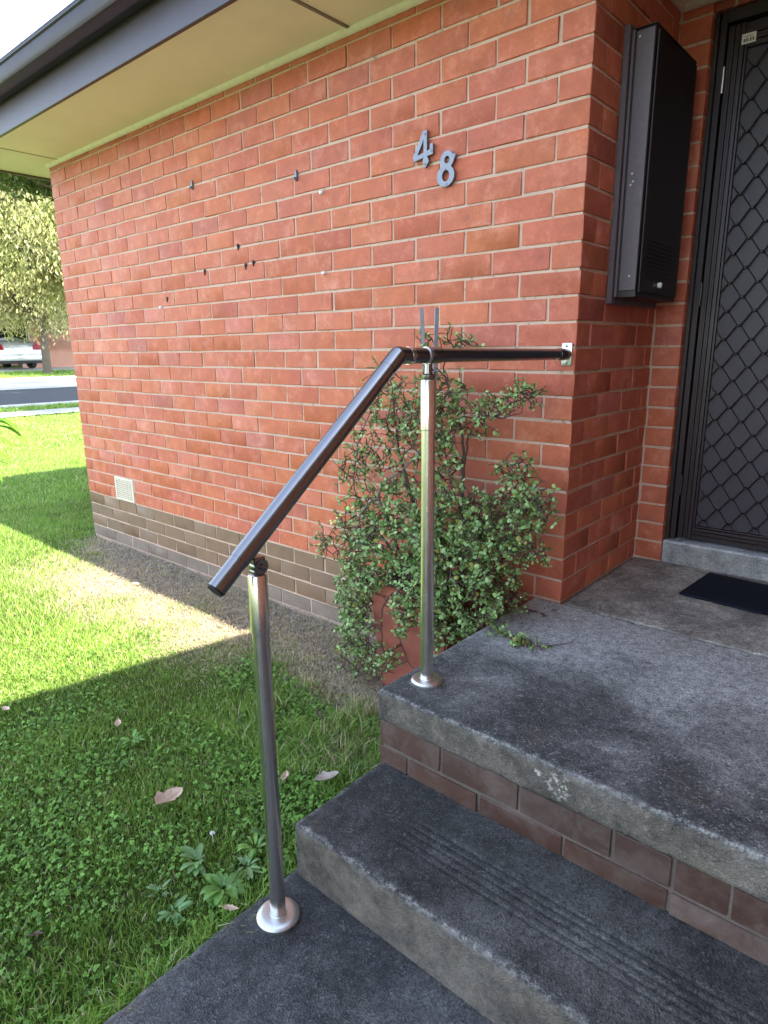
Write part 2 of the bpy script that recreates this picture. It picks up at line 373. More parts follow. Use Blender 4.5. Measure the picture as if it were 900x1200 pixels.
parts = [blades(175000, -2.3, -.1, -2.6, 0, .014, .030, .0034, d_near, 2, 1, gcols),
         blades(150000, -5.2, -2.3, -3.0, 1.4, .02, .040, .0052, d_near, 1, 2, gcols),
         blades(110000, -9, -5.2, -1.5, 4.5, .025, .045, .010, d_near, 1, 3, gcols),
         blades(60000, -15.3, -9, 0, 8, .03, .055, .02, d_near, 1, 4, gcols)]
# ragged tufts hanging over the path edge
parts.append(blades(2600, -.17, -.108, -2.5, -1.2, .03, .06, .0035, lambda x, y: fbm(x*0, y, 9, 5) > .42, 2, 5, gcols, 1.3))
parts.append(blades(9000, -.9, -.12, -1.0, -.45, .03, .075, .0036, lambda x, y: (fbm(x, y, 5, 12) > .52)*(bare(x, y) < .5), 2, 6, gcols, 1.0))
V, Fc, C, off = [], [], [], 0
for v, f, c in parts: V.append(v); Fc.append(f+off); C.append(c); off += len(v)
tag(link('grass', me_np('grass', np.concatenate(V), np.concatenate(Fc), False, np.concatenate(C)), GRASS),
    'short mown green lawn grass beside the brick wall, half of it in sun', 'grass', kind='stuff')
def clover(n, seed=3):
    R = np.random.RandomState(seed); x = R.uniform(-2.2, -.12, n); y = R.uniform(-2.5, -.35, n)
    k = inyard(x, y) & (bare(x, y) < .3) & (fbm(x, y, 2.3, 21) > .22+.5*R.rand(n)) & (x > -2.0+.5*R.rand(n)); x, y = x[k], y[k]; V = []; Fc = []; C = []; o = 0
    for px_, py_ in zip(x, y):
        z = LZ+R.uniform(.0, .018); base = R.uniform(0, 6.28); r = R.uniform(.0020, .0044); col = np.array([.17, .32, .06])*(.5+1.1*R.rand())
        tilt = R.uniform(-.7, .7, 2)
        for q in range(3):
            a = base+q*2.094; cx, cyy = px_+math.cos(a)*r, py_+math.sin(a)*r
            pts = []
            for t in range(6):
                b_ = t*math.pi/3; ux, uy = math.cos(b_)*r*.95, math.sin(b_)*r*.95
                xx, yy = cx+ux, cyy+uy
                pts.append((xx, yy, z+(xx-px_)*tilt[0]+(yy-py_)*tilt[1]+.0012*math.cos(2*b_)))
            V += pts; Fc += [(o, o+1, o+2, o+3), (o, o+3, o+4, o+5)]; C += [col]*6; o += 6
    return me_np('clover', V, np.array(Fc), False, np.array(C))
tag(link('clover', clover(60000), GRASS), 'dense low clover leaves spread through the shaded lawn', 'clover', kind='stuff')
# straw litter and pebbles on the bare strip
def litter():
    R = np.random.RandomState(5); V = []; Fc = []; C = []; o = 0
    n = 26000; x = R.uniform(-3.9, -.12, n); y = R.uniform(-.85, -.01, n); k = (R.rand(n) < bare(x, y)*.9) & inyard(x, y)
    for a, b_ in zip(x[k], y[k]):
        z = LZ-.006+R.uniform(0, .012); an = R.uniform(0, 6.28); L = R.uniform(.006, .028); wv = R.uniform(.0006, .0016)
        dx, dy = math.cos(an)*L, math.sin(an)*L; ex, ey = -math.sin(an)*wv, math.cos(an)*wv; zz = R.uniform(-.004, .008)
        V += [(a-ex, b_-ey, z), (a+ex, b_+ey, z), (a+dx+ex, b_+dy+ey, z+zz), (a+dx-ex, b_+dy-ey, z+zz)]; Fc.append((o, o+1, o+2, o+3)); o += 4
        C += [np.array([.36, .29, .18])*R.uniform(.45, 1.35)]*4
    return me_np('straw', V, np.array(Fc), False, np.array(C))
tag(link('dry_straw', litter(), vcol('straw', .8)), 'dry straw and clippings littering the bare strip along the wall foot', 'straw', kind='stuff')
def pebbles():
    R = np.random.RandomState(9); bm = bmesh.new()
    for i in range(1500):
        x = R.uniform(-3.6, -.5); y = -abs(R.normal(0, .17))-.02
        if bare(np.array([x]), np.array([y]))[0] < .5 or not inyard(np.array([x]), np.array([y]))[0]: continue
        r = R.uniform(.002, .009); m = Matrix.Translation((x, y, LZ-.008+r*.4)) @ Matrix.Rotation(R.uniform(0, 6), 4, 'Z') @ Matrix.Diagonal((r, r*R.uniform(.6, 1), r*.6, 1))
        bmesh.ops.create_icosphere(bm, subdivisions=1, radius=1, matrix=m)
    return bm_me(bm)
tag(link('pebbles', pebbles(), simple('pebble', (.28, .26, .24), .85, 0, 60, .4)), 'small grey pebbles in the dirt below the wall', 'pebbles', kind='stuff')

# ------------------------------------------------------------------ worn concrete blocks
def slab_mesh(xs, ys, zs, r=.008, amp=.0015, topf=None, wearf=None):
    """rounded box on given coordinate lists, displaced by noise; all six sides"""
    lo = Vector((xs[0], ys[0], zs[0])); hi = Vector((xs[-1], ys[-1], zs[-1]))
    V = {}; verts = []; cols = []; faces = []
    def vid(i, j, k):
        key = (i, j, k)
        if key in V: return V[key]
        p = Vector((xs[i], ys[j], zs[k])); q = Vector([min(max(p[a], lo[a]+r), hi[a]-r) for a in range(3)])
        d = p-q; L = d.length; nrm = d/L if L > 1e-9 else Vector((0, 0, 1))
        nn = mnoise.noise(p*35)*amp+mnoise.noise(p*9)*amp*1.2
        chip = max(0, mnoise.noise(p*22+Vector((3, 1, 7)))-.28)*.02 if sum(abs(d[a]) > r*.4 for a in range(3)) > 1 else 0
        P = q+nrm*(r+nn-chip)
        if topf and k == len(zs)-1: P.z += topf(xs[i], ys[j])
        V[key] = len(verts); verts.append(P)
        e = 0; g = 0
        if wearf: e, g = wearf(xs[i], ys[j], zs[k], lo, hi)
        cols.append((e, g, 0)); return V[key]
    nx, ny, nz = len(xs), len(ys), len(zs)
    for i in range(nx-1):
        for j in range(ny-1):
            faces.append([vid(i, j, nz-1), vid(i+1, j, nz-1), vid(i+1, j+1, nz-1), vid(i, j+1, nz-1)])
            faces.append([vid(i, j, 0), vid(i, j+1, 0), vid(i+1, j+1, 0), vid(i+1, j, 0)])
    for i in range(nx-1):
        for k in range(nz-1):
            faces.append([vid(i, 0, k), vid(i+1, 0, k), vid(i+1, 0, k+1), vid(i, 0, k+1)])
            faces.append([vid(i, ny-1, k), vid(i, ny-1, k+1), vid(i+1, ny-1, k+1), vid(i+1, ny-1, k)])
    for j in range(ny-1):
        for k in range(nz-1):
            faces.append([vid(0, j, k), vid(0, j, k+1), vid(0, j+1, k+1), vid(0, j+1, k)])
            faces.append([vid(nx-1, j, k), vid(nx-1, j+1, k), vid(nx-1, j+1, k+1), vid(nx-1, j, k+1)])
    return me_np('slab', verts, np.array(faces), True, np.array(cols))
def wear(x, y, z, lo, hi):
    top = hi.z-z; fr = y-lo.y; lf = x-lo.x
    e = max(0, 1-abs(fr-.006)/.014) * max(0, 1-abs(top)/.02) ; e = max(e, .7*max(0, 1-abs(lf)/.02)*max(0, 1-abs(top)/.02))
    g = 1.0 if (fr < .004 or lf < .004) and top > .004 else 0
    g *= .6*(1-.8*max(0, 1-abs(lf)/.02))
    return e, g
st = empty('front_steps', (0, -.5, -.42), 'weathered grey concrete porch and step with a brown brick riser at the front door', 'steps')
XR = 2.36
xs = coords([(-.105, -.06, .006), (-.06, 1.3, .012), (1.3, XR, .06)]); ysP = coords([(-.935, -.89, .006), (-.89, -.004, .014)])
link('porch_slab', slab_mesh(xs, ysP, coords([(-.095, 0, .0119)]), .007, .0012, None, wear), CONC, st)
ys2 = coords([(.006, .05, .01), (.05, .76, .02)])
ysg = sorted(set(list(np.round(coords([(-1.268, -1.22, .006), (-1.22, -1.16, .012), (-1.16, -1.045, .0028), (-1.045, -.90, .014)]), 5))))
def grooves(x, y):
    if x < .135: return 0
    ph = (y+1.155)/.0215
    if 0 <= ph <= 5:
        f = ph-math.floor(ph); return -.0055*max(0, 1-abs(f-.5)/.26) * min(1, (x-.135)/.02)*(.75+.25*mnoise.noise(Vector((x*9, y*60, 2))))
    return 0
xss = coords([(-.10, -.05, .006), (-.05, 1.3, .012), (1.3, XR, .06)])
link('lower_step', slab_mesh(xss, np.array(ysg), coords([(-.43, -.235, .013)]), .008, .0014, grooves, wear), CONS, st)
link('recess_slab', slab_mesh(coords([(.004, 1.25, .02)]), ys2, coords([(-.09, -.002, .03)]), .003, .001), CONO, st)
link('door_sill', slab_mesh(coords([(.119, 1.16, .012)]), coords([(.752, .96, .012)]), coords([(-.02, .098, .012)]), .006, .0018, None, wear), SILL, st)
boxo('brick_core', (-.095, XR, -.9245, -.02, -.43, -.097), MORTG, st, 0)
tag(link('path', slab_mesh(coords([(-.115, .6, .012), (.6, XR, .05)]), coords([(-4.5, -2.3, .08), (-2.3, -1.23, .014)]), coords([(-.52, -.39, .03)]), .006, .0016, None, wear), CONP), kind='structure')

# ------------------------------------------------------------------ bricks
H = .086; XM = .2376; YM = .2215; G = .0098
_bc = {}
def brick_mesh(lx, ly, lz, v, mat):
    key = (round(lx, 3), round(ly, 3), round(lz, 3), v, mat.name)
    if key in _bc: return _bc[key]
    rr = random.Random(hash((round(lx*1000), round(ly*1000), v)) & 0xffff)
    bm = bmesh.new(); c = .0022
    box(bm, -lx/2, lx/2, -ly/2, ly/2, -lz/2, lz/2, c)
    for q in bm.verts: q.co += Vector((rr.uniform(-1, 1), rr.uniform(-1, 1), rr.uniform(-1, 1)))*.0015
    me = bm_me(bm, 'brick'); me.materials.append(mat); _bc[key] = me; return me
specs = []   # (cx, cy, cz, lx, ly, lz, mat, wall)
rb = random.Random(5)
def addb(x0, x1, y0, y1, z0, z1, mat, wall):
    specs.append(((x0+x1)/2, (y0+y1)/2, (z0+z1)/2, x1-x0, y1-y0, z1-z0, mat, wall))
XL = -3.905; TOP = 2.192
VX0, VX1, VZ0, VZ1 = -3.468, -3.212, -.081, .081
for k in range(-2, 29):
    z1 = (23-k+1)*H-G/2; z0 = (23-k)*H+G/2
    z1 = min(z1, TOP)
    if z1-z0 < .02: continue
    A = (k % 2 != 0)
    mat = RED if k <= 24 else (BROWN if k <= 27 else COAT)
    # corner brick, whole solid
    xb = -.109 if A else -.2277; yb = YM if A else .109
    if k <= 23: addb(xb, 0, 0, yb-G/2 if A else .104, z0, z1, mat, 'return')
    else: addb(xb, 0, 0, .1, z0, z1, mat, 'front')
    x = xb-G
    while x > XL+.03:
        ln = XM-G
        if x-ln < XL+.09: ln = x-XL
        j = rb.uniform(-.0025, .0025)
        x0b, x1b = x-ln, x+j
        if z1 > VZ0 and z0 < VZ1-.01 and x1b > VX0-.005 and x0b < VX1+.005:
            if x0b < VX0-.03: addb(x0b, VX0-.003, 0, .1, z0, z1, mat, 'front')
            x0b = VX1+.003
        if x1b-x0b > .02: addb(x0b, x1b, 0, .1, z0, z1, mat, 'front')
        x -= ln+G
    if k <= 23:
        y = (YM+G/2) if A else .104+G
        while y < .745-.02:
            ln = min(YM-G, .742-y)
            if ln > .03: addb(-.1, 0, y, y+ln, z0, z1, RED, 'return')
            y += ln+G
        addb(.008 if not A else .004, .118, .7455, .84, z0, z1, RED, 'recess')
house = empty('house', (-2, 0, LZ), 'orange-red brick house with cream eaves, dark gutter and recessed front door', 'house')
fwl = boxo('front_wall', (XL+.004, -.0045, .0045, .11, -.6, TOP+.02), MORT, house, 0)
rwl = boxo('return_wall', (-.11, -.0045, .1105, .7445, -.1, TOP+.02), MORT, house, 0)
rcw = boxo('recess_wall', (-.02, .1155, .7495, .95, -.1, TOP+.02), MORT, house, 0)
PAR = {'front': fwl, 'return': rwl, 'recess': rcw}
def parea(s):
    cx, cy, cz, lx, ly, lz, m, wl = s
    if wl == 'front': c = [(cx-lx/2, 0, cz-lz/2), (cx+lx/2, 0, cz-lz/2), (cx+lx/2, 0, cz+lz/2), (cx-lx/2, 0, cz+lz/2)]
    elif wl == 'return': c = [(0, cy-ly/2, cz-lz/2), (0, cy+ly/2, cz-lz/2), (0, cy+ly/2, cz+lz/2), (0, cy-ly/2, cz+lz/2)]
    else: c = [(cx-lx/2, .745, cz-lz/2), (cx+lx/2, .745, cz-lz/2), (cx+lx/2, .745, cz+lz/2), (cx-lx/2, .745, cz+lz/2)]
    ar = 0
    if wl == 'return' and cy < .12:
        c = c; ar += 400
    q = [pix(p) for p in c]
    if any(a is None for a in q): return 0
    q = [(min(max(a[0], 0), 900), min(max(a[1], 0), 1200)) for a in q]
    return ar*0+abs(sum(q[i][0]*q[(i+1) % 4][1]-q[(i+1) % 4][0]*q[i][1] for i in range(4)))/2 + (300 if wl == 'return' and cy < .12 and q[0][1] > 1 else 0)
order = sorted(range(len(specs)), key=lambda i: -parea(specs[i]))
NS = 284
rest = []
for rank, i in enumerate(order):
    cx, cy, cz, lx, ly, lz, m, wl = specs[i]
    dp = rb.uniform(-.0014, .0014); dz = rb.uniform(-.0012, .0012)
    loc = Vector((cx, cy+(dp if wl != 'return' or cy < .12 else 0), cz+dz))
    if wl == 'return' and cy > .12: loc.x += dp
    me = brick_mesh(lx, ly, lz, rb.randrange(4), m)
    rot = (rb.uniform(-.004, .004), rb.uniform(-.006, .006), rb.uniform(-.003, .003))
    if rank < NS:
        o = bpy.data.objects.new('brick', me); COL.objects.link(o); o.parent = PAR[wl]
        p = PAR[wl]; o.location = loc; o.rotation_euler = rot      # wall objects carry world coordinates
    else: rest.append((me, loc, rot, m))
bm = bmesh.new(); mats = [RED, BROWN, COAT]
for me, loc, rot, m in rest:
    t = bmesh.new(); t.from_mesh(me)
    from mathutils import Euler
    t.transform(Matrix.Translation(loc) @ Euler(rot).to_matrix().to_4x4())
    for f in t.faces: f.material_index = mats.index(m)
    tm = bpy.data.meshes.new('t'); t.to_mesh(tm); t.free(); bm.from_mesh(tm); bpy.data.meshes.remove(tm)
me = bm_me(bm, 'bricks_far')
for m in mats: me.materials.append(m)
o = bpy.data.objects.new('brick', me); COL.objects.link(o); o.parent = fwl
tag(o, kind='stuff')
# wall objects were linked at location -offset: children use world coordinates via identity
for p in (fwl, rwl, rcw):
    pass

# riser bricks under the porch slab
for row, joints in (((-.097, -.173), [-.122, .115, .353, .590, .719, .830, 1.07, 1.307, 1.545, 1.78, 2.02, 2.26]), ((-.183, -.26), [-.236, .0, .236, .474, .716, .952, 1.19, 1.427, 1.66, 1.90, 2.14, 2.36])):
    for a, b_ in zip(joints[:-1], joints[1:]):
        a2 = max(a+.004, -.104); 
        o = bpy.data.objects.new('brick', brick_mesh(b_-.004-a2, .1, row[0]-row[1], rb.randrange(4), STEPB)); COL.objects.link(o); o.parent = st
        o.location = Vector(((a2+b_-.004)/2, -.929+.05+rb.uniform(-.002, .002), (row[0]+row[1])/2))-Vector(st.location)
        o.rotation_euler = (0, rb.uniform(-.004, .004), rb.uniform(-.006, .006))
# porch side bricks
for row in range(4):
    z0 = -.173-row*.086
    for q in range(4):
        y0 = -.82+q*.236-(row % 2)*.1
        o = bpy.data.objects.new('brick', brick_mesh(.1, .22, .076, rb.randrange(4), STEPB)); COL.objects.link(o); o.parent = st
        o.location = Vector((-.05, y0+.11, z0+.038))-Vector(st.location)

# other, unseen sides of the house
def bricktex():
    m = NM('brick_far_sides'); b = m.n('ShaderNodeTexBrick'); b.inputs['Scale'].default_value = 1; b.inputs['Brick Width'].default_value = .24; b.inputs['Row Height'].default_value = .086; b.inputs['Mortar Size'].default_value = .005
    b.inputs['Color1'].default_value = (.40, .11, .06, 1); b.inputs['Color2'].default_value = (.33, .09, .06, 1); b.inputs['Mortar'].default_value = (.45, .36, .26, 1)
    s = m.n('ShaderNodeSeparateXYZ'); m.l(m.pos(), s.inputs[0]); c = m.n('ShaderNodeCombineXYZ'); m.l(m.math('ADD', s.outputs[0], s.outputs[1]), c.inputs[0]); m.l(s.outputs[2], c.inputs[1]); m.l(c.outputs[0], b.inputs['Vector'])
    m.col(b.outputs['Color']); m.set(Roughness=.8); return m.m
BT = bricktex()
boxo('side_wall', (XL+.001, XL+.2, .112, 7, -.6, TOP+.02), BT, house, 0)
boxo('rear_wall', (XL+.2, 7, 6.8, 7, -.6, TOP+.02), BT, house, 0)
boxo('porch_return', (1.17, 1.28, .0, .95, -.1, TOP+.02), BT, house, 0)
boxo('right_wall', (1.28, 2.4, .0, .11, -.6, TOP+.02), BT, house, 0)
boxo('wing_wall', (2.4, 2.52, -4.2, .0, -.6, 2.32), BT, house, 0)
boxo('wall_above_door', (.11, 1.17, .77, .95, 2.162, TOP+.02), BT, house, 0)

# ------------------------------------------------------------------ eaves
ZS = 2.195; EY = -.475; EX = -4.26
so_ = boxo('soffit', (EX, -3.725, EY+.02, 6, ZS, ZS+.012), CREAM, house, .0008)
boxo('soffit', (-3.720, -1.036, EY+.02, .02, ZS, ZS+.012), CREAM, house, .0008)
boxo('soffit', (-1.031, 1.6, EY+.02, .02, ZS, ZS+.012), CREAM, house, .0008)
boxo('joint_strip', (-1.042, -1.025, EY+.02, -.02, ZS-.004, ZS+.001), simple('joint', (.22, .2, .17), .7), house, .0008)
boxo('joint_strip', (-3.727, -3.718, EY+.02, -.02, ZS-.002, ZS+.001), simple('joint2', (.22, .2, .17), .7), house, .0005)
boxo('porch_ceiling', (-.02, 1.25, .021, .96, 2.202, 2.215), CREAM, house, 0)
bm = bmesh.new()
def bead(p0, p1, n):       # quarter-round bead, rough painted
    p0, p1 = Vector(p0), Vector(p1); L = (p1-p0).length; k = max(2, int(L/.03)); d = (p1-p0)/k
    prev = None
    for i in range(k+1):
        q = p0+d*i; ring = []
        for a in range(5):
            an = a/4*math.pi/2; r = .021+.0018*mnoise.noise(q*30+Vector((a, 0, 0)))
            ring.append(bm.verts.new(q+Vector(n)*(math.cos(an)*r)+Vector((0, 0, -math.sin(an)*r))))
        if prev:
            for a in range(4): bm.faces.new((prev[a], prev[a+1], ring[a+1], ring[a])).smooth = True
        prev = ring
bead((XL-.01, -.0015, ZS), (1.2, -.0015, ZS), (0, -1, 0))
link('cover_bead', bm_me(bm), BEAD, house)
bm = bmesh.new()
bead((.002, .03, 2.203), (.002, .745, 2.203), (1, 0, 0)); bead((.0, .743, 2.203), (1.17, .743, 2.203), (0, -1, 0))
link('cover_bead', bm_me(bm), simple('bead_flaking', (.62, .58, .52), .8, 0, 60, .3, 1, .006), house)
fb = boxo('fascia', (EX-.02, 1.205, EY-.0, EY+.02, 2.182, 2.425), FASC, house, .002)
boxo('fascia', (EX-.02, EX, EY+.021, 6, 2.182, 2.425), simple('fascia_side', (.12, .11, .085), .6), house, .002)
# gutter: quad profile swept along x
def sweep(name, prof, a, b, axis, mat, parent, smooth=False):
    bm = bmesh.new(); R_ = []
    for e in (a, b):
        R_.append([bm.verts.new((e, p[0], p[1]) if axis == 'X' else (p[0], e, p[1])) for p in prof])
    for i in range(len(prof)-1): bm.faces.new((R_[0][i], R_[0][i+1], R_[1][i+1], R_[1][i]))
    bmesh.ops.solidify(bm, geom=bm.faces[:], thickness=.0015); fix(bm)
    return link(name, bm_me(bm), mat, parent)
gp = [(EY-.002, 2.412), (EY-.002, 2.336), (EY-.008, 2.329), (EY-.088, 2.321), (EY-.112, 2.325), (EY-.121, 2.338), (EY-.122, 2.394), (EY-.130, 2.399), (EY-.131, 2.415), (EY-.118, 2.419), (EY-.112, 2.410)]
gu = sweep('gutter', gp, EX-.14, 1.1, 'X', GUT, house)
for gx_ in (): 
    bm = bmesh.new(); box(bm, gx_-.012, gx_+.012, EY-.118, EY-.002, 2.249, 2.2525, .0005); box(bm, gx_-.012, gx_+.012, EY-.006, EY-.001, 2.205, 2.25, .0005); link('gutter_bracket', bm_me(bm), GUT, house)
sweep('gutter', [(EX-.022+2*0-(p[0]-EY)*-1*1, p[1]) for p in [(EY+(q[0]-EY), q[1]) for q in gp]], EY-.13, 6.2, 'Y', GUT, house)
boxo('downpipe', (3.2, 3.27, .0, .07, -.4, 2.2), GUT, house, .01)
# hipped roof
bm = bmesh.new()
e0, e1, e2, e3 = [bm.verts.new(p) for p in ((EX-.06, EY-.06, 2.428), (2.6, EY-.06, 2.428), (2.6, 7.4, 2.428), (EX-.06, 7.4, 2.428))]
r1_, r2_ = bm.verts.new((EX+3.6, 3.45, 3.75)), bm.verts.new((2.6, 3.45, 3.75))
for f in ((e0, e1, r2_, r1_), (e1, e2, r2_), (e2, e3, r1_, r2_), (e3, e0, r1_), (e0, e3, e2, e1)): bm.faces.new(f)
link('roof', bm_me(bm), ROOF, house)
# unseen wing roof at right, edge slanted to throw the near lawn shadow
bm = bmesh.new()
pl = [(1.215, -.445), (4.4, -.445), (4.4, -4.9), (.30, -4.9)]
lo_ = [bm.verts.new((a, b_, 2.33)) for a, b_ in pl]; hi_ = [bm.verts.new((a, b_, 2.385)) for a, b_ in pl]
bm.faces.new(lo_[::-1]); bm.faces.new(hi_)
for i in range(4): bm.faces.new((lo_[i], lo_[(i+1) % 4], hi_[(i+1) % 4], hi_[i]))
fix(bm); link('unseen_wing_roof', bm_me(bm), CREAM, house)

# air vent in the wall
av = boxo('air_vent', (VX0, VX1, .006, .03, VZ0, VZ1), BLACK, house, 0)
CRM = simple('vent_cream', (.62, .57, .45), .6, 0, 40, .15)
bm = bmesh.new()
for d in ((VX0, VX1, -.006, .006, VZ1-.014, VZ1), (VX0, VX1, -.006, .006, VZ0, VZ0+.014), (VX0, VX0+.016, -.0058, .006, VZ0+.014, VZ1-.014), (VX1-.016, VX1, -.0058, .006, VZ0+.014, VZ1-.014)): box(bm, *d, .001)
link('frame', bm_me(bm), CRM, av, False).location = (0, 0, 0)
for i in range(9):
    zc = VZ0+.024+i*(VZ1-VZ0-.046)/8; bm = bmesh.new(); mt = Matrix.Translation(((VX0+VX1)/2, -.001, zc))
    box(bm, -.112, .112, -.0035, .0035, -.0034, .0034, .0005, 1, mt); link('slat', bm_me(bm), CRM, av, False)

# clips, plugs, holes left in the wall
def plug(px, py, kind):
    p = back(px, py, 1, 0); bm = bmesh.new()
    if kind == 'clip': box(bm, p.x-.006, p.x+.006, -.010, .002, p.z-.022, p.z+.022, .002); box(bm, p.x-.004, p.x+.004, -.022, -.008, p.z-.018, p.z-.008, .001); m = simple('clip', (.16, .18, .22), .4, .5)
    elif kind == 'plug': lathe(bm, [(.009, .002), (.009, -.006), (.006, -.012), (.002, -.012)], (p.x, 0, p.z), 10, 'Y'); fix(bm); m = WHITE
    else: lathe(bm, [(.010, .002), (.012, -.0008), (.007, -.003), (.002, -.002)], (p.x, 0, p.z), 9, 'Y'); box(bm, p.x-.004, p.x+.003, -.004, .001, p.z-.02, p.z, .001); fix(bm); m = BLACK
    nm = {'clip': 'cable_clip', 'plug': 'wall_plug', 'hole': 'drill_hole'}[kind]
    o = link(nm, bm_me(bm), m, fwl, False)
for a in ((226, 217, 'clip'), (348, 206, 'clip'), (380, 320, 'plug'), (189, 360, 'plug'), (240, 318, 'hole'), (288, 311, 'hole'), (279, 288, 'hole'), (196, 350, 'hole'), (297, 307, 'hole'), (377, 226, 'plug')): plug(*a)

# ------------------------------------------------------------------ house numbers
def prism(outline, holes, y0, y1, mat, parent, name):
    bm = bmesh.new(); edges = []
    for lp in [outline]+holes:
        vs = [bm.verts.new((a, y0, b_)) for a, b_ in lp]
        edges += [bm.edges.new((vs[i], vs[(i+1) % len(vs)])) for i in range(len(vs))]
    bmesh.ops.triangle_fill(bm, edges=edges, use_beauty=True)
    r = bmesh.ops.extrude_face_region(bm, geom=bm.faces[:])
    bmesh.ops.translate(bm, vec=(0, y1-y0, 0), verts=[g for g in r['geom'] if isinstance(g, bmesh.types.BMVert)])
    fix(bm); return link(name, bm_me(bm), mat, parent)
def ell(cx, cz, rx, rz, n=28, rot=0, sgn=1): return [(cx+rx*math.cos(sgn*t*2*math.pi/n)*math.cos(rot)-rz*math.sin(t*2*math.pi/n)*math.sin(rot), cz+rx*math.cos(t*2*math.pi/n)*math.sin(rot)+rz*math.sin(t*2*math.pi/n)*math.cos(rot)) for t in range(n)]
o4 = [(.052, .128), (.068, .128), (.068, .052), (.094, .060), (.094, .084), (.108-.010, .084), (.098, .040), (.069, .036), (.077, .022), (.060, .0), (.050, .014), (.050, .034), (.004, .030), (.0, .046)]
o4 = [(.050, .130), (.068, .130), (.068, .058), (.082, .062), (.083, .080), (.096, .080), (.096, .043), (.069, .040), (.078, .022), (.060, .0), (.049, .020), (.050, .038), (.006, .030), (.0, .046)]
n4 = prism([(-.708+a, 1.618+b_) for a, b_ in o4], [[(-.708+a, 1.618+b_) for a, b_ in ((.052, .100), (.052, .054), (.022, .049))]], -.016, -.006, NUMB, None, 'house_number')
tag(n4, 'grey metal numeral 4 on the brick wall, up and left of the 8', 'house number', 'metal house numbers')
def eight(x, z):
    import itertools
    out = []
    # union outline of two ellipses (lower big, upper smaller), with a flick at top right
    lowc, lowr = (.040, .037), (.040, .037); upc, upr = (.046, .092), (.031, .030)
    for t in range(60):
        a = -math.pi/2+t*2*math.pi/60; best = 0
        c = (.043, .062); d = (math.cos(a), math.sin(a))
        for (ec, er) in ((lowc, lowr), (upc, upr)):
            A = (d[0]/er[0])**2+(d[1]/er[1])**2; B = 2*((c[0]-ec[0])*d[0]/er[0]**2+(c[1]-ec[1])*d[1]/er[1]**2); Cc = ((c[0]-ec[0])/er[0])**2+((c[1]-ec[1])/er[1])**2-1
            D = B*B-4*A*Cc
            if D > 0: best = max(best, (-B+math.sqrt(D))/(2*A))
        best = max(best, .012)
        if abs(a-math.radians(47)) < .12: best += .010
        out.append((x+c[0]+d[0]*best, z+c[1]+d[1]*best))
    return prism(out, [ell(x+.041, z+.037, .017, .020, 20), ell(x+.046, z+.091, .012, .013, 16)], -.016, -.006, NUMB, None, 'house_number')
n8 = eight(-.592, 1.538); tag(n8, 'grey metal numeral 8 on the brick wall, down and right of the 4', 'house number', 'metal house numbers')
for par, pts in ((n4, [(-.649, 1.735), (-.649, 1.632), (-.618, 1.672)]), (n8, [(-.553, 1.596), (-.546, 1.545)])):
    for a, b_ in pts:
        bm = bmesh.new(); lathe(bm, [(.0035, -.006), (.0035, -.0175), (.0015, -.0185)], (a, 0, b_), 10, 'Y'); fix(bm); link('screw', bm_me(bm), GALV, par)
        bm = bmesh.new(); lathe(bm, [(.003, .002), (.003, -.0065)], (a, 0, b_), 8, 'Y'); fix(bm); link('stand_off', bm_me(bm), GALV, par)

# ------------------------------------------------------------------ meter box on the return wall
mb = empty('meter_box', (.05, .45, 1.09), 'tall dark brown metal meter box on the brick return wall beside the door', 'meter box')
boxo('back_flange', (.001, .022, .224, .69, 1.098, 1.982), BOXG, mb, .002)
bm = bmesh.new(); box(bm, .022, .10, .245, .665, 1.118, 1.965, .002)
link('case', bm_me(bm), BOXM, mb)
boxo('side_panel', (.040, .099, .2385, .2448, 1.142, 1.958), BOXG, mb, .0012)
boxo('side_rib', (.024, .034, .2365, .2446, 1.122, 1.965), BOXG, mb, .001)
bd = boxo('door', (.1005, .108, .258, .655, 1.135, 1.955), BOXM, mb, .002)
boxo('hood', (.02, .103, .243, .667, 1.966, 1.971), BOXM, mb, .002)
for i in range(10): boxo('louvre', (.1085, .1115, .30, .58, 1.185+i*.014, 1.190+i*.014), BOXM, mb, .001)
bm = bmesh.new(); lathe(bm, [(.009, .108), (.011, .116), (.009, .122), (.003, .124)], (0, .44, 1.168), 14, 'X'); fix(bm); link('knob', bm_me(bm), WHITE, mb)
bm = bmesh.new(); lathe(bm, [(.007, .1075), (.007, .110), (.003, .111)], (0, .40, 1.168), 12, 'X'); fix(bm); link('key_hole', bm_me(bm), GALV, mb)
for a, b_ in ((.063, 1.50), (.055, 1.49), (.058, 1.525), (.075, 1.19), (.05, 1.94)):
    bm = bmesh.new(); lathe(bm, [(.004, -.0), (.004, -.0015), (.001, -.002)], (a, .2385, b_), 8, 'Y'); fix(bm); link('screw', bm_me(bm), simple('scuff', (.45, .42, .42), .5), mb)

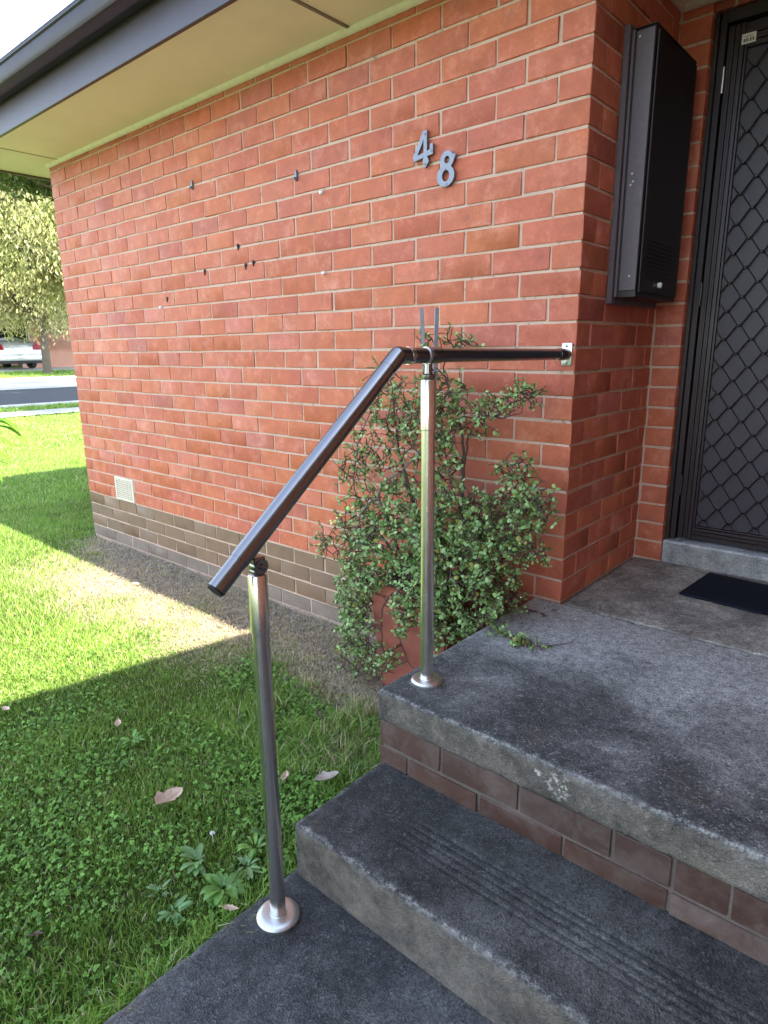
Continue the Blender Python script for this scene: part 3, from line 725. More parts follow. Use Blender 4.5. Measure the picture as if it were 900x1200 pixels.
# ------------------------------------------------------------------ door
dr = empty('security_door', (.6, .8, .1), 'dark brown framed security screen door with a black diamond grille', 'door')
FY = .80; Z0, Z1 = .103, 2.155
bm = bmesh.new()
box(bm, .119, .136, FY-.02, .92, Z0-.003, Z1+.005, .002); box(bm, .1362, .160, FY-.008, .92, Z0-.003, Z1+.005, .002)
box(bm, .1605, 1.12, FY-.02, .92, Z1-.04, Z1+.004, .002)
box(bm, 1.12, 1.168, FY-.02, .92, Z0-.003, Z1+.005, .002)
link('door_frame', bm_me(bm), DFR, dr)
LX0, LX1, LZ0, LZ1 = .1645, 1.115, Z0+.008, Z1-.045
def molded(x0, x1, z0, z1, vert):
    out = [(0, 1, 0)]; bm = bmesh.new(); w_ = (x1-x0) if vert else (z1-z0)
    for a, b_, yy in ((0, .22, FY+.004), (.22, .34, FY-.002), (.34, .50, FY+.003), (.5, .62, FY-.003), (.62, .86, FY+.001), (.86, 1, FY+.007)):
        if vert: box(bm, x0+w_*a+.0003, x0+w_*b_-.0003, yy, FY+.03, z0, z1, .0012)
        else: box(bm, x0, x1, yy, FY+.03, z0+w_*a+.0003, z0+w_*b_-.0003, .0012)
    return bm_me(bm)
link('stile', molded(LX0, LX0+.068, LZ0, LZ1, True), DLF, dr); link('stile', molded(LX1-.068, LX1, LZ0, LZ1, True), DLF, dr)
link('rail', molded(LX0+.0685, LX1-.0685, LZ0, LZ0+.062, False), DLF, dr); link('rail', molded(LX0+.0685, LX1-.0685, LZ1-.085, LZ1, False), DLF, dr)
boxo('insect_screen', (LX0+.06, LX1-.06, FY+.022, FY+.026, LZ0+.05, LZ1-.07), SCRN, dr, 0)
# diamond grille
bm = bmesh.new(); gx0, gx1, gz0, gz1 = LX0+.069, LX1-.069, LZ0+.063, LZ1-.086; PX, PZ = .101, .110; ga = -.01
nxg = int((gx1-gx0)/PX)+3; nzg = int((gz1-gz0)/PZ)+3; yg = FY+.012
def clipseg(p, q):
    t0, t1 = 0, 1
    for a, lo, hi in ((0, gx0, gx1), (1, gz0, gz1)):
        d = q[a]-p[a]
        for lim, s in ((lo, 1), (hi, -1)):
            f0 = s*(p[a]-lim); f1 = s*(q[a]-lim)
            if f0 < 0 and f1 < 0: return None
            if f0 < 0: t0 = max(t0, f0/(f0-f1))
            elif f1 < 0: t1 = min(t1, f0/(f0-f1))
    if t1-t0 < .03: return None
    return [tuple(p[i]+(q[i]-p[i])*t for i in (0, 1)) for t in (t0, t1)]
for i in range(-1, nxg):
    for j in range(-1, nzg):
        for h_ in (0, .5):
            x = gx0-.02+(i+h_)*PX; z = gz0-.03+(j+h_)*PZ
            for (dx, dz, r, yo) in ((.5, .5, .0030, -.003), (.5, -.5, .0018, .001)):
                # slight S-bend of the strand near each node
                P = [(x, z), (x+dx*PX*.14, z+dz*PZ*.02), (x+dx*PX*.86, z+dz*PZ*.98), (x+dx*PX, z+dz*PZ)]
                for a, b_ in zip(P[:-1], P[1:]):
                    c = clipseg(a, b_)
                    if c: tube(bm, [(c[0][0], yg+yo, c[0][1]), (c[1][0], yg+yo, c[1][1])], r, 6)
            if gx0 < x < gx1 and gz0 < z < gz1: lathe(bm, [(.0052, .0), (.0055, -.006), (.003, -.009)], (x, yg, z), 8, 'Y')
fix(bm); link('grille', bm_me(bm), GRL, dr)
for zz in (.35, 1.15, 1.93):
    bm = bmesh.new(); tube(bm, [(.1622, FY-.006, zz-.045), (.1622, FY-.006, zz+.045)], .0045, 10); link('hinge', bm_me(bm), STEEL if zz > 1.9 else DFR, dr)
p = back(878, 44, 1, FY-.003); bm = bmesh.new(); box(bm, p.x-.024, p.x+.024, FY-.0065, FY-.0035, p.z-.019, p.z+.015, .0006)
stk = link('sticker', bm_me(bm), WHITE, dr)
bm = bmesh.new()
for i, (a, b_) in enumerate(((-.017, -.011), (-.009, -.004), (-.002, .0), (.004, .008), (.010, .012), (.014, .018))):
    box(bm, p.x+a, p.x+b_, FY-.0072, FY-.0064, p.z-.013, p.z-.002+(.002 if i % 2 else 0))
box(bm, p.x-.016, p.x+.014, FY-.0072, FY-.0064, p.z+.004, p.z+.006)
link('print', bm_me(bm), simple('ink', (.06, .06, .06), .6), stk, True)
boxo('inner_door', (.14, 1.15, .90, .94, .098, 2.17), DFR, dr, 0)

# ------------------------------------------------------------------ doormat
me = slab_mesh(coords([(.0, .62, .02)]), coords([(-.0, .33, .02)]), np.array([0, .005, .010]), .0045, .0005)
dm = link('doormat', me, MATM); dm.location = (.315, .372, -.001); dm.rotation_euler = (0, 0, math.radians(-4))
tag(dm, 'thin dark navy rubber doormat lying in front of the door sill', 'doormat')

# ------------------------------------------------------------------ handrail
hr = empty('handrail', (-.03, -1.0, -.39), 'stainless steel pipe handrail with two round posts beside the steps', 'handrail')
RX = -.03; rr_ = .0185
E0 = Vector((RX, -1.492, .487)); E1 = Vector((RX, -.925, .932)); dirv = (E1-E0).normalized()
bm = bmesh.new(); tube(bm, [E0, E0+dirv*.085], .0198, 32); link('rail_end', bm_me(bm), STEELD, hr)
bm = bmesh.new(); tube(bm, [E0-dirv*.004, E0+dirv*.001], .0172, 32); link('end_cap', bm_me(bm), BLACK, hr)
bm = bmesh.new(); tube(bm, [E0+dirv*.075, E1-dirv*.02], .0212, 32); link('sloping_rail', bm_me(bm), STEELD, hr)
WB = Vector((RX, 0, .922)); T2 = Vector((RX, -.885, .930))
bm = bmesh.new(); bmesh.ops.create_uvsphere(bm, u_segments=32, v_segments=16, radius=.0213, matrix=Matrix.Translation(E1))
for f in bm.faces: f.smooth = True
tube(bm, [E1, T2], .0208, 32); tube(bm, [E1-dirv*.03, E1], .0212, 32)
link('elbow', bm_me(bm), STEELD, hr)
bm = bmesh.new(); tube(bm, [E1-dirv*.052, E1-dirv*.010], .0222, 32); link('collar', bm_me(bm), STEELD, hr)
bm = bmesh.new(); tube(bm, [T2-Vector((0, .004, 0)), T2+Vector((0, .010, 0))], .0218, 32); link('collar', bm_me(bm), STEEL, hr)
bm = bmesh.new(); tube(bm, [T2, T2+Vector((0, .10, -.001))], .0198, 32); tube(bm, [Vector((RX, -.80, .9292)), Vector((RX, -.755, .929))], .0205, 32); link('sleeve', bm_me(bm), STEELD, hr)
bm = bmesh.new(); tube(bm, [T2+Vector((0, .05, 0)), Vector((RX, -.045, .9224))], rr_, 32); link('level_rail', bm_me(bm), STEELD, hr)
bm = bmesh.new(); lathe(bm, [(.0195, -.075), (.0205, -.073), (.0205, -.03), (.0185, -.028), (.0185, -.006)], (RX, 0, .922), 32, 'Y'); fix(bm); link('end_sleeve', bm_me(bm), STEELD, hr)
bm = bmesh.new(); box(bm, RX-.019, RX+.019, -.007, -.0008, .883, .961, .004, 2); wp = link('wall_plate', bm_me(bm, smooth=False), FLANGE, hr)
for zz in (.893, .951):
    bm = bmesh.new(); lathe(bm, [(.006, -.0068), (.0055, -.0095), (.002, -.0105)], (RX, 0, zz), 12, 'Y'); fix(bm); o = link('screw', bm_me(bm), STEELD, wp)
def post(x, y, z0, z1, zr, fr, slope):
    bm = bmesh.new(); tube(bm, [(x, y, z0+.004), (x, y, z1-.13)], .0186, 36); po = link('post', bm_me(bm), STEEL, hr)
    bm = bmesh.new(); lathe(bm, [(.0188, 0), (.0204, .002), (.0204, .128), (.0190, .131), (.010, .131)], (x, y, z1-.131), 36); fix(bm); link('sleeve', bm_me(bm), STEEL, po, True)
    bm = bmesh.new(); lathe(bm, [(fr*.98, 0), (fr, .003), (fr, .010), (fr*.9, .0155), (fr*.72, .0175), (.021, .0175), (.0205, .0195)], (x, y, z0), 48); fix(bm); link('flange', bm_me(bm), FLANGE, po, True)
    bm = bmesh.new()
    if slope:
        box(bm, x-.010, x+.010, y-.014, y+.014, z1-.002, z1+.012, .003, 2)
        lathe(bm, [(.0165, -.013), (.0175, -.011), (.0175, .011), (.0165, .013)], (x, y+.004, z1+.017), 24, 'X')
        box(bm, x-.011, x+.011, y-.012, y+.016, z1+.017, zr, .003, 2)
        lathe(bm, [(.006, .013), (.006, .018), (.002, .019)], (x, y+.004, z1+.017), 12, 'X')
    else:
        lathe(bm, [(.0155, 0), (.0165, .002), (.0165, .012), (.0105, .016), (.0095, .04)], (x, y, z1), 24)
        box(bm, x-.009, x+.009, y-.004, y+.004, z1+.01, zr, .001)
    fix(bm); link('pivot_head' if slope else 'saddle_neck', bm_me(bm), STEELD, po, True)
    return po
p1 = post(-.032, -1.388, -.39, .492, .53, .052, True)
p2 = post(-.022, -.812, .0, .868, .912, .046, False)
# clamp ring with ears on the level rail above the rear post
bm = bmesh.new(); lathe(bm, [(.0212, -.818), (.0222, -.817), (.0222, -.809), (.0212, -.808)], (RX, 0, .9295), 32, 'Y'); box(bm, RX-.002+.013, RX+.002+.013, -.817, -.809, .885, .917, .0006); fix(bm); link('clamp_ring', bm_me(bm), FLANGE, hr)
bm = bmesh.new(); tube(bm, [(RX+.006, -.813, .893), (RX+.022, -.813, .893)], .0035, 8); link('bolt', bm_me(bm), STEELD, hr)

# ------------------------------------------------------------------ pot, stakes, jade shrub
pt = empty('planter_pot', (-.48, -.18, LZ), 'square terracotta coloured planter pot half hidden under the leafy shrub', 'planter')
bm = bmesh.new(); cxp, cyp = -.49, -.175
def frus(bm, w0, d0, w1, d1, z0, z1):
    a = [bm.verts.new((cxp+sx*w0, cyp+sy*d0, z0)) for sx, sy in ((-1, -1), (1, -1), (1, 1), (-1, 1))]; b_ = [bm.verts.new((cxp+sx*w1, cyp+sy*d1, z1)) for sx, sy in ((-1, -1), (1, -1), (1, 1), (-1, 1))]
    bm.faces.new(a[::-1]); bm.faces.new(b_)
    for i in range(4): bm.faces.new((a[i], a[(i+1) % 4], b_[(i+1) % 4], b_[i]))
frus(bm, .165, .13, .195, .155, LZ-.02, -.02); bmesh.ops.bevel(bm, geom=bm.edges[:], offset=.008, segments=3, affect='EDGES'); link('pot_wall', bm_me(bm), TERR, pt)
bm = bmesh.new(); frus(bm, .205, .163, .207, .165, -.019, .022); bmesh.ops.bevel(bm, geom=bm.edges[:], offset=.006, segments=3, affect='EDGES'); link('rim', bm_me(bm), TERR, pt)
bm = bmesh.new(); frus(bm, .185, .145, .185, .145, .0225, .03); link('soil', bm_me(bm), SOIL, pt)
def stake(px0, py0, px1, py1, yv, yv2, wd, label, mat):
    a = back(px0, py0, 1, yv); b_ = back(px1, py1, 1, yv2); bm = bmesh.new()
    d = (b_-a); L = d.length; q = d.to_track_quat('Z', 'Y').to_matrix().to_4x4()
    box(bm, -wd/2, wd/2, -.002, .002, 0, L, .0006, 1, Matrix.Translation(a) @ q)
    box(bm, -wd/2, -wd/2+.003, .002, .012, 0, L, .0006, 1, Matrix.Translation(a) @ q)
    tag(link('plant_stake', bm_me(bm), mat), label, 'stake', 'metal plant stakes')
stake(493, 361, 506, 640, -.26, -.24, .017, 'left of the two grey metal stakes rising behind the level handrail', GALV)
stake(512, 361, 506, 560, -.22, -.2, .016, 'right, paler, of the two grey metal stakes rising behind the level handrail', simple('galv_pale', (.34, .35, .38), .5, .5, 60, .4))
bm = bmesh.new(); a = back(487, 622, 1, -.33); box(bm, a.x-.017, a.x+.017, a.y-.001, a.y+.001, a.z-.075, a.z, .0004)
tag(link('plant_tag', bm_me(bm), simple('tag_grey', (.1, .11, .14), .5)), 'dark grey plastic plant tag hanging in the middle of the leafy shrub', 'plant tag')

js = empty('jade_shrub', (-.48, -.2, .02), 'bushy round-leaved green succulent shrub spilling over its pot beside the porch', 'shrub')
bms = bmesh.new(); bmg = bmesh.new(); nodes = []
def curve(pts, r0, r1, bm_, jit=.006, rec=True):
    pts = [Vector(p) for p in pts]; out = []
    for i in range(len(pts)-1):
        p0 = pts[max(i-1, 0)]; p1_, p2_ = pts[i], pts[i+1]; p3 = pts[min(i+2, len(pts)-1)]
        n = max(2, int((p2_-p1_).length/.02))
        for k in range(n):
            t = k/n; out.append(.5*((2*p1_)+(p2_-p0)*t+(2*p0-5*p1_+4*p2_-p3)*t*t+(3*p1_-p0-3*p2_+p3)*t**3)+Vector([rb.uniform(-jit, jit)*.5 for _ in range(3)]))
    out.append(pts[-1]); n = len(out)
    tube(bm_, out, [r0+(r1-r0)*i/(n-1) for i in range(n)], 6)
    if rec: nodes.extend((p, r0+(r1-r0)*i/(n-1)) for i, p in enumerate(out))
    return out
def P(px, py, y): return back(px, py, 1, y)
base = [Vector((-.50, -.19, .02)), Vector((-.44, -.2, .02)), Vector((-.55, -.22, .02)), Vector((-.42, -.15, .02))]
BR = [([base[0], P(488, 600, -.2), P(470, 540, -.2), P(462, 480, -.2), P(455, 435, -.2)], .010, .0025),
      ([base[1], P(538, 620, -.2), P(541, 573, -.18), P(543, 525, -.17), P(535, 480, -.17), P(520, 430, -.2), P(535, 405, -.2)], .010, .002),
      ([P(541, 570, -.18), P(553, 502, -.2), P(586, 485, -.22), P(602, 471, -.22), P(622, 463, -.22), P(640, 452, -.22)], .005, .0015),
      ([P(543, 500, -.18), P(566, 487, -.16), P(590, 490, -.18), P(612, 483, -.2)], .003, .0012),
      ([base[1], P(541, 591, -.22), P(570, 596, -.24), P(591, 600, -.24), P(625, 587, -.24), P(642, 572, -.22), P(645, 602, -.24)], .007, .0015),
      ([P(575, 598, -.24), P(600, 575, -.2), P(612, 560, -.18), P(616, 545, -.18), P(600, 530, -.18)], .004, .0012),
      ([P(612, 560, -.18), P(630, 560, -.2), P(640, 565, -.22)], .002, .0012),
      ([P(600, 598, -.24), P(612, 615, -.25), P(618, 630, -.26), P(628, 650, -.28)], .003, .0012),
      ([base[2], P(450, 600, -.3), P(445, 572, -.3), P(470, 552, -.28), P(495, 528, -.26), P(505, 515, -.26)], .008, .003),
      ([P(450, 640, -.32), P(420, 637, -.34), P(421, 607, -.34), P(432, 590, -.33), P(446, 582, -.32)], .006, .004),
      ([base[2], P(430, 600, -.26), P(415, 570, -.24), P(420, 520, -.22), P(440, 470, -.22)], .006, .002),
      ([P(450, 620, -.32), P(410, 618, -.32), P(392, 622, -.32), P(374, 642, -.32)], .003, .0012),
      ([P(415, 560, -.25), P(405, 555, -.28), P(395, 545, -.28), P(388, 535, -.28)], .002, .001),
      ([base[0], P(455, 700, -.36), P(447, 745, -.37), P(455, 785, -.38)], .005, .002),
      ([base[1], P(468, 690, -.38), P(468, 740, -.39), P(478, 775, -.40), P(495, 790, -.42)], .005, .002),
      ([base[3], P(540, 670, -.3), P(560, 720, -.34), P(570, 742, -.36)], .005, .002),
      ([base[3], P(580, 680, -.25), P(600, 715, -.26)], .004, .0015),
      ([P(520, 560, -.2), P(505, 545, -.22), P(480, 520, -.22), P(470, 500, -.22)], .003, .0015),
      ([P(520, 440, -.2), P(500, 420, -.22), P(480, 410, -.22)], .0025, .0012),
      ([P(530, 415, -.2), P(545, 405, -.2), P(556, 393, -.2)], .002, .001)]
for pts, a, b_ in BR: curve(pts, a, b_, bmg if a in (.008, .006) else bms)
LV, LF, LC = [], [], []
def leaf(p, d, r, nrm, col):
    d = d.normalized(); s = d.cross(nrm)
    if s.length < .01: s = d.orthogonal()
    s.normalize(); nn = s.cross(d).normalized(); o = len(LV); c = p+d*r
    LV.append(c+nn*r*.12); LC.append(col)
    for k in range(7):
        a = 2*math.pi*k/7; LV.append(c+d*(math.cos(a)*r)+s*(math.sin(a)*r*.86)-nn*(r*.12*abs(math.sin(a)))); LC.append(col)
    for k in range(7): LF.append((o, o+1+k, o+1+(k+1) % 7))
def twig(p, d, L, sz, cf=1.0):
    n = max(2, int(L/.013)); q = Vector(p); d = d.normalized(); pts = [q.copy()]
    for i in range(n):
        d = (d+Vector([rb.uniform(-.35, .35) for _ in range(3)])+Vector((0, 0, -.06))).normalized(); q = q+d*(L/n); pts.append(q.copy())
        a = d.orthogonal().normalized(); a.rotate(Matrix.Rotation(rb.uniform(0, 6.28), 3, d))
        for s in (1, -1):
            if rb.random() < .9:
                t = rb.random(); col = np.array((.15, .28, .07))*(1-t)+np.array((.31, .44, .16))*t
                col = col*rb.uniform(.65, 1.2)*cf
                if rb.random() < .07: col = np.array((.30, .27, .06))*rb.uniform(.7, 1.1)
                nrm = (Vector((rb.uniform(-1, 1), rb.uniform(-1.2, .2), rb.uniform(.0, 1.2)))).normalized()
                leaf(q, (a*s+d*.4), sz*rb.uniform(.5, 1.4), nrm, col)
    if L > .02: tube(bms, pts, [.0016]*len(pts), 4, False)
EL = [(515, 402, 30, 12, 7, -.2, .0055), (548, 400, 12, 8, 5, -.2, .0055), (450, 445, 22, 20, 11, -.2, .006), (470, 475, 40, 30, 30, -.2, .006), (450, 520, 38, 34, 34, -.2, .0065),
      (520, 460, 28, 26, 30, -.2, .0065), (535, 495, 40, 22, 30, -.18, .0065), (515, 540, 26, 32, 30, -.2, .007), (415, 545, 18, 25, 14, -.24, .006), (480, 590, 58, 38, 62, -.27, .0075), (425, 610, 26, 36, 36, -.3, .007),
      (455, 650, 52, 40, 90, -.33, .0078), (420, 695, 24, 34, 52, -.33, .0075), (420, 740, 20, 30, 34, -.34, .007), (420, 770, 24, 24, 22, -.33, .006), (452, 772, 14, 20, 14, -.38, .007), (474, 715, 12, 28, 18, -.4, .007), (395, 640, 22, 14, 9, -.3, .006), (382, 632, 10, 14, 5, -.3, .006),
      (535, 610, 42, 42, 66, -.25, .0078), (530, 660, 48, 40, 84, -.3, .0080), (565, 640, 36, 34, 40, -.26, .0075), (545, 710, 44, 36, 56, -.32, .0078), (560, 745, 22, 16, 14, -.36, .007), (590, 700, 22, 32, 26, -.22, .0065), (500, 680, 34, 40, 50, -.35, .0078), (512, 730, 16, 30, 24, -.38, .007),
      (605, 550, 20, 16, 18, -.18, .0065), (598, 590, 30, 18, 24, -.22, .007), (625, 592, 22, 24, 28, -.24, .007), (610, 630, 20, 26, 26, -.25, .007), (632, 652, 12, 10, 6, -.27, .006), (612, 465, 18, 12, 16, -.22, .006), (580, 478, 22, 12, 14, -.2, .006), (640, 600, 8, 14, 5, -.24, .006),
      (588, 660, 24, 20, 16, -.22, .007), (495, 500, 25, 30, 24, -.2, .0065), (575, 610, 24, 20, 20, -.24, .007)]
PTS = []
for cx, cy, rx, ry, n, yv, sz in EL:
    for i in range(int(n*((2.7 if cx > 575 else 3.3) if cx > 500 or cy < 690 else 3.0))):
        a = rb.uniform(0, 6.28); q = math.sqrt(rb.random()); p = P(cx+rx*q*math.cos(a), cy+ry*q*math.sin(a), yv+rb.gauss(0, .045))
        if p.y > -.02: p.y = -.03
        # keep out of porch slab
        if p.x > -.13 and p.z < .03: p.z = .03+rb.uniform(0, .04)
        PTS.append((p, sz))
NA = np.array([tuple(nd[0]) for nd in nodes]); NL = list(NA)
dist0 = [float(np.min(np.sum((NA-np.array(p))**2, 1))) for p, _ in PTS]
for qi in sorted(range(len(PTS)), key=lambda k: dist0[k]):
    p, sz = PTS[qi]; A = np.array(NL); d2 = np.sum((A-np.array(p))**2, 1); near = Vector(A[int(np.argmin(d2))])
    dv = (p-near); L0 = dv.length
    if L0 > .008:
        k = 3 if L0 > .05 else 2; prev = near; seg = [near]
        for a in range(1, k+1):
            q = near.lerp(p, a/k)+(Vector([rb.uniform(-.22, .22) for _ in range(3)])*L0/k if a < k else Vector()); seg.append(q); NL.append(np.array(q))
        tube(bms, seg, [.0024-.0008*a/k for a in range(k+1)], 4, False)
    twig(p, dv+Vector([rb.uniform(-.03, .03), rb.uniform(-.05, .01), rb.uniform(-.03, .04)]), rb.uniform(.018, .050), sz)
link('branches', bm_me(bms), STEMM, js); link('branches', bm_me(bmg), TWIGG, js)
tag(link('leaves', me_np('leaves', LV, np.array(LF), True, np.array(LC)), LEAFM, js), kind='stuff')
# broken spray lying on the porch
bms = bmesh.new(); LV, LF, LC = [], [], []; nodes = []
pts = [back(a, b_, 2, .008) for a, b_ in ((585, 742), (602, 750), (620, 756), (640, 757), (660, 755), (673, 751))]
cv = curve(pts, .0026, .0012, bms, .003)
for a, b_, n in ((602, 762, 10), (622, 760, 2), (590, 765, 9), (575, 748, 9), (655, 760, 1), (560, 770, 5)):
    for i in range(n):
        p = Vector(min(cv, key=lambda c: (c-back(a+rb.uniform(-9, 9), b_, 2, .008)).length)); twig(p, Vector((rb.uniform(-1, 1), rb.uniform(-1, 1), .25)), .03, .0065)
        for v in LV[-16:]: v.z = max(v.z, .003)
sp = empty('fallen_spray', tuple(pts[0]), 'thin leafy twig lying on the porch concrete below the shrub', 'twig')
link('stem', bm_me(bms), STEMM, sp); tag(link('leaves', me_np('leaves', LV, np.array(LF), True, np.array(LC)), LEAFM, sp), kind='stuff')

# ------------------------------------------------------------------ fallen leaves, debris, weeds
def dead_leaf(px, py, z, L, ang, mat, label, curl=.35, wd=.5, n=8, grp='fallen leaves'):
    c = back(px, py, 2, z); V = []; Fc = []; ang = math.radians(ang); rr2 = random.Random(int(px*7+py))
    for i in range(n+1):
        t = i/n; hw = L*wd*math.sin(math.pi*min(1, t*.97+.02))**.8*(1-.35*t)/2*(1+.25*rr2.uniform(-1, 1)*(0 < i < n)); zc_ = L*curl*(t-.5)**2*1.2
        for j in (-1, -.5, 0, .5, 1): V.append(((t-.5)*L, j*hw, zc_+abs(j)**1.5*hw*.55+rr2.uniform(-.001, .001)))
    for i in range(n):
        for j in range(4): a = i*5+j; Fc.append((a, a+1, a+6, a+5))
    bm = bmesh.new(); m = bpy.data.meshes.new('x'); m.from_pydata(V, [], Fc); bm.from_mesh(m); bmesh.ops.solidify(bm, geom=bm.faces[:], thickness=.0006)
    tube(bm, [(-L*.5-.012, 0, L*curl*.3), (-L*.5, 0, L*curl*.3), (0, 0, .0012), (L*.45, 0, L*curl*.25)], [.001, .001, .0008, .0004], 5)
    o = link('fallen_leaf', bm_me(bm), mat); o.location = c+Vector((0, 0, .002)); o.rotation_euler = (rr2.uniform(-.2, .2), rr2.uniform(-.15, .15), ang)
    tag(o, label, 'leaf', grp); return o
GZ = LZ+.030
dead_leaf(199, 938, GZ, .10, 100, DRYL, 'largest tan fallen leaf, curled on the shaded lawn left of the front post', .5, .8)
dead_leaf(384, 914, GZ, .082, 75, simple('dry_leaf_pale', (.5, .42, .36), .7, 0, 50, .3), 'pale fallen leaf on the grass at the corner of the lower step', .5, .8)
dead_leaf(334, 911, GZ, .055, 125, DRYL, 'small fallen leaf on the lawn just right of the front handrail post')
dead_leaf(138, 850, GZ, .05, -30, DRYL, 'small curled fallen leaf in the middle of the shaded lawn', .6)
dead_leaf(373, 838, GZ, .040, 150, DRYD, 'dark brown fallen leaf on thin grass between the two posts', .6)
dead_leaf(8, 832, GZ, .05, 10, DRYL, 'fallen leaf at the sun and shade line by the left edge of the photo')
dead_leaf(178, 772, GZ, .035, 80, DRYL, 'small fallen leaf on the sunlit lawn beside the shade line')
dead_leaf(160, 685, GZ, .05, 20, simple('dry_leaf_pink', (.55, .38, .3), .7), 'pinkish fallen leaf on the dry sunlit strip near the air vent')
dead_leaf(44, 1096, GZ, .03, 45, DRYD, 'small dark fallen leaf in the grass near the bottom left')
dead_leaf(271, 1066, GZ, .04, 30, DRYL, 'narrow tan fallen leaf at the edge of the path beside the weeds')
for i, (px, py, L, an) in enumerate(((622, 717, .055, 10), (637, 722, .04, -30), (735, 833, .016, 0), (760, 778, .018, 40), (650, 716, .025, 80))):
    dead_leaf(px, py, .003, L, an, DRYD, ('largest dark shrivelled leaf scrap on the porch by the wall corner', 'second dark leaf scrap just right of the largest one by the wall corner', 'tiny dark speck of leaf alone on the dark part of the porch', 'tiny dark leaf speck on the pale part of the porch', 'short dark leaf scrap nearest the wall corner on the porch')[i], .3, .35, grp='leaf scraps on the porch')
def weed(px, py, n, L, wd, label, seed, col=(.17, .34, .08), flat=.25):
    c = back(px, py, 2, LZ); R = random.Random(seed); V, Fc, C = [], [], []
    for k in range(int(n*2.4)):
        a = R.uniform(0, 6.28); l_ = L*R.uniform(.3, 1.1); hw0 = l_*wd*R.uniform(.8, 1.2)/2; o = len(V); cc = np.array(col)*R.uniform(.7, 1.3)
        for i in range(7):
            t = i/6; hw = hw0*math.sin(math.pi*(t*.9+.08))**.7*(1+.3*math.sin(i*2.5+k)*(.3)); zz = .012+.012*(k % 3)/2+l_*flat*(.4+.3*(k % 4))*math.sin(t*2.2)
            for j in (-1, 0, 1):
                x = .01+t*l_; y = j*hw; V.append((x*math.cos(a)-y*math.sin(a), x*math.sin(a)+y*math.cos(a), zz+abs(j)*hw*.25)); C.append(cc*(1.25 if j == 0 else 1))
        for i in range(6):
            for j in range(2): q = o+i*3+j; Fc.append((q, q+1, q+4, q+3))
    ob = empty('lawn_weed', tuple(c), label, 'weed', 'broad-leaved weeds in the lawn'); me = me_np('weed', V, np.array(Fc), True, np.array(C)); link('foliage', me, SHRUBL, ob, False)
weed(262, 1048, 14, .06, .38, 'large broad-leaved weed with pale green leaves at the edge of the path', 1)
weed(232, 1015, 7, .05, .4, 'broad-leaved weed with upright greyish leaves behind the largest weed', 2, (.19, .34, .12))
weed(300, 1000, 8, .045, .3, 'bright weed rosette just left of the front post', 3, (.2, .36, .08), .4)
weed(290, 1022, 7, .05, .3, 'pale silvery weed between the bright rosette and the path edge', 4, (.24, .38, .16))
weed(205, 1075, 8, .035, .35, 'low blue-green weed clump in the lawn left of the largest weed', 5, (.17, .32, .12))
weed(156, 872, 5, .04, .4, 'flat-leaved weed in the mid lawn under the small curled leaf', 6)
weed(312, 985, 6, .04, .3, 'little weed clump in the grass above the bright rosette', 8, (.1, .22, .08), .4)
weed(188, 1052, 6, .03, .4, 'smallest greyish weed in the lawn near the bottom left', 9, (.18, .3, .13))
# little white clover flower
c = back(249, 977, 2, LZ+.03); bm = bmesh.new()
for i in range(26):
    d = Vector((rb.gauss(0, 1), rb.gauss(0, 1), abs(rb.gauss(0, 1)))).normalized(); tube(bm, [c, c+d*.006, c+d*.0085], [.0006, .0014, .0005], 4)
tube(bm, [(c.x, c.y, LZ-.01), tuple(c)], .0008, 5)
tag(link('clover_flower', bm_me(bm), WHITE), 'single tiny white clover flower in the shaded lawn', 'flower')

# ------------------------------------------------------------------ lance-leaved shrub entering at the left edge
ls = empty('garden_shrub', (-1.75, -2.25, LZ), 'shrub with bright green drooping lance-shaped leaves at the left edge', 'shrub')
bms = bmesh.new(); LV, LF, LC = [], [], []
def ray(px, py, dist):
    d = rt*((px-450)/F) + up*(-(py-600)/F) + fw; return CP+d.normalized()*dist
def lance(p, d, L, wd, col, droop=.5):
    d = d.normalized(); s = d.cross(Vector((0, 0, 1))).normalized(); o = len(LV); q = Vector(p); n = 8
    for i in range(n+1):
        t = i/n; hw = wd*math.sin(math.pi*(t*.93+.05))**.9/2
        for j in (-1, 0, 1): LV.append(q+s*(j*hw)+Vector((0, 0, abs(j)*hw*.35))); LC.append(np.array(col)*(1.15 if j == 0 else 1))
        d = (d+Vector((0, 0, -droop*1.6/n))).normalized(); q = q+d*(L/n)
    for i in range(n):
        for j in range(2): a = o+i*3+j; LF.append((a, a+1, a+4, a+3))
ends = []
for k, (px, py, ds) in enumerate(((-12, 497, 2.95), (-25, 540, 2.9), (-8, 520, 3.0), (-70, 470, 2.7), (-80, 540, 2.6), (-130, 430, 2.5), (-140, 560, 2.4), (-190, 500, 2.3))):
    e = ray(px, py, ds); b0 = Vector((-1.75, -2.25, LZ)); m_ = (b0+e)/2+Vector((-.05, -.1, .35))
    cv = curve([b0, m_*.5+b0*.5+Vector((0, 0, .1)), m_, e], .010, .003, bms, .004, False)
    for i in range(len(cv)//3, len(cv), 2):
        a = rb.uniform(0, 6.28); lance(cv[i], Vector((math.cos(a), math.sin(a), .3)), rb.uniform(.09, .15), .03, np.array((.13, .27, .035))*rb.uniform(.7, 1.25))
for px, py, dx, L in ((-14, 490, 1, .13), (-10, 500, .9, .15), (-20, 497, .4, .14), (-16, 530, .8, .10), (-18, 555, .7, .07), (-12, 515, .5, .09)):
    p = ray(px, py, 2.95); lance(p, rt*dx+Vector((0, 0, .22)), L*1.12, .034, np.array((.14, .29, .035))*rb.uniform(.8, 1.2), .9)
link('stems', bm_me(bms), STEMM, ls); tag(link('leaves', me_np('leaves', LV, np.array(LF), True, np.array(LC)), SHRUBL, ls), kind='stuff')

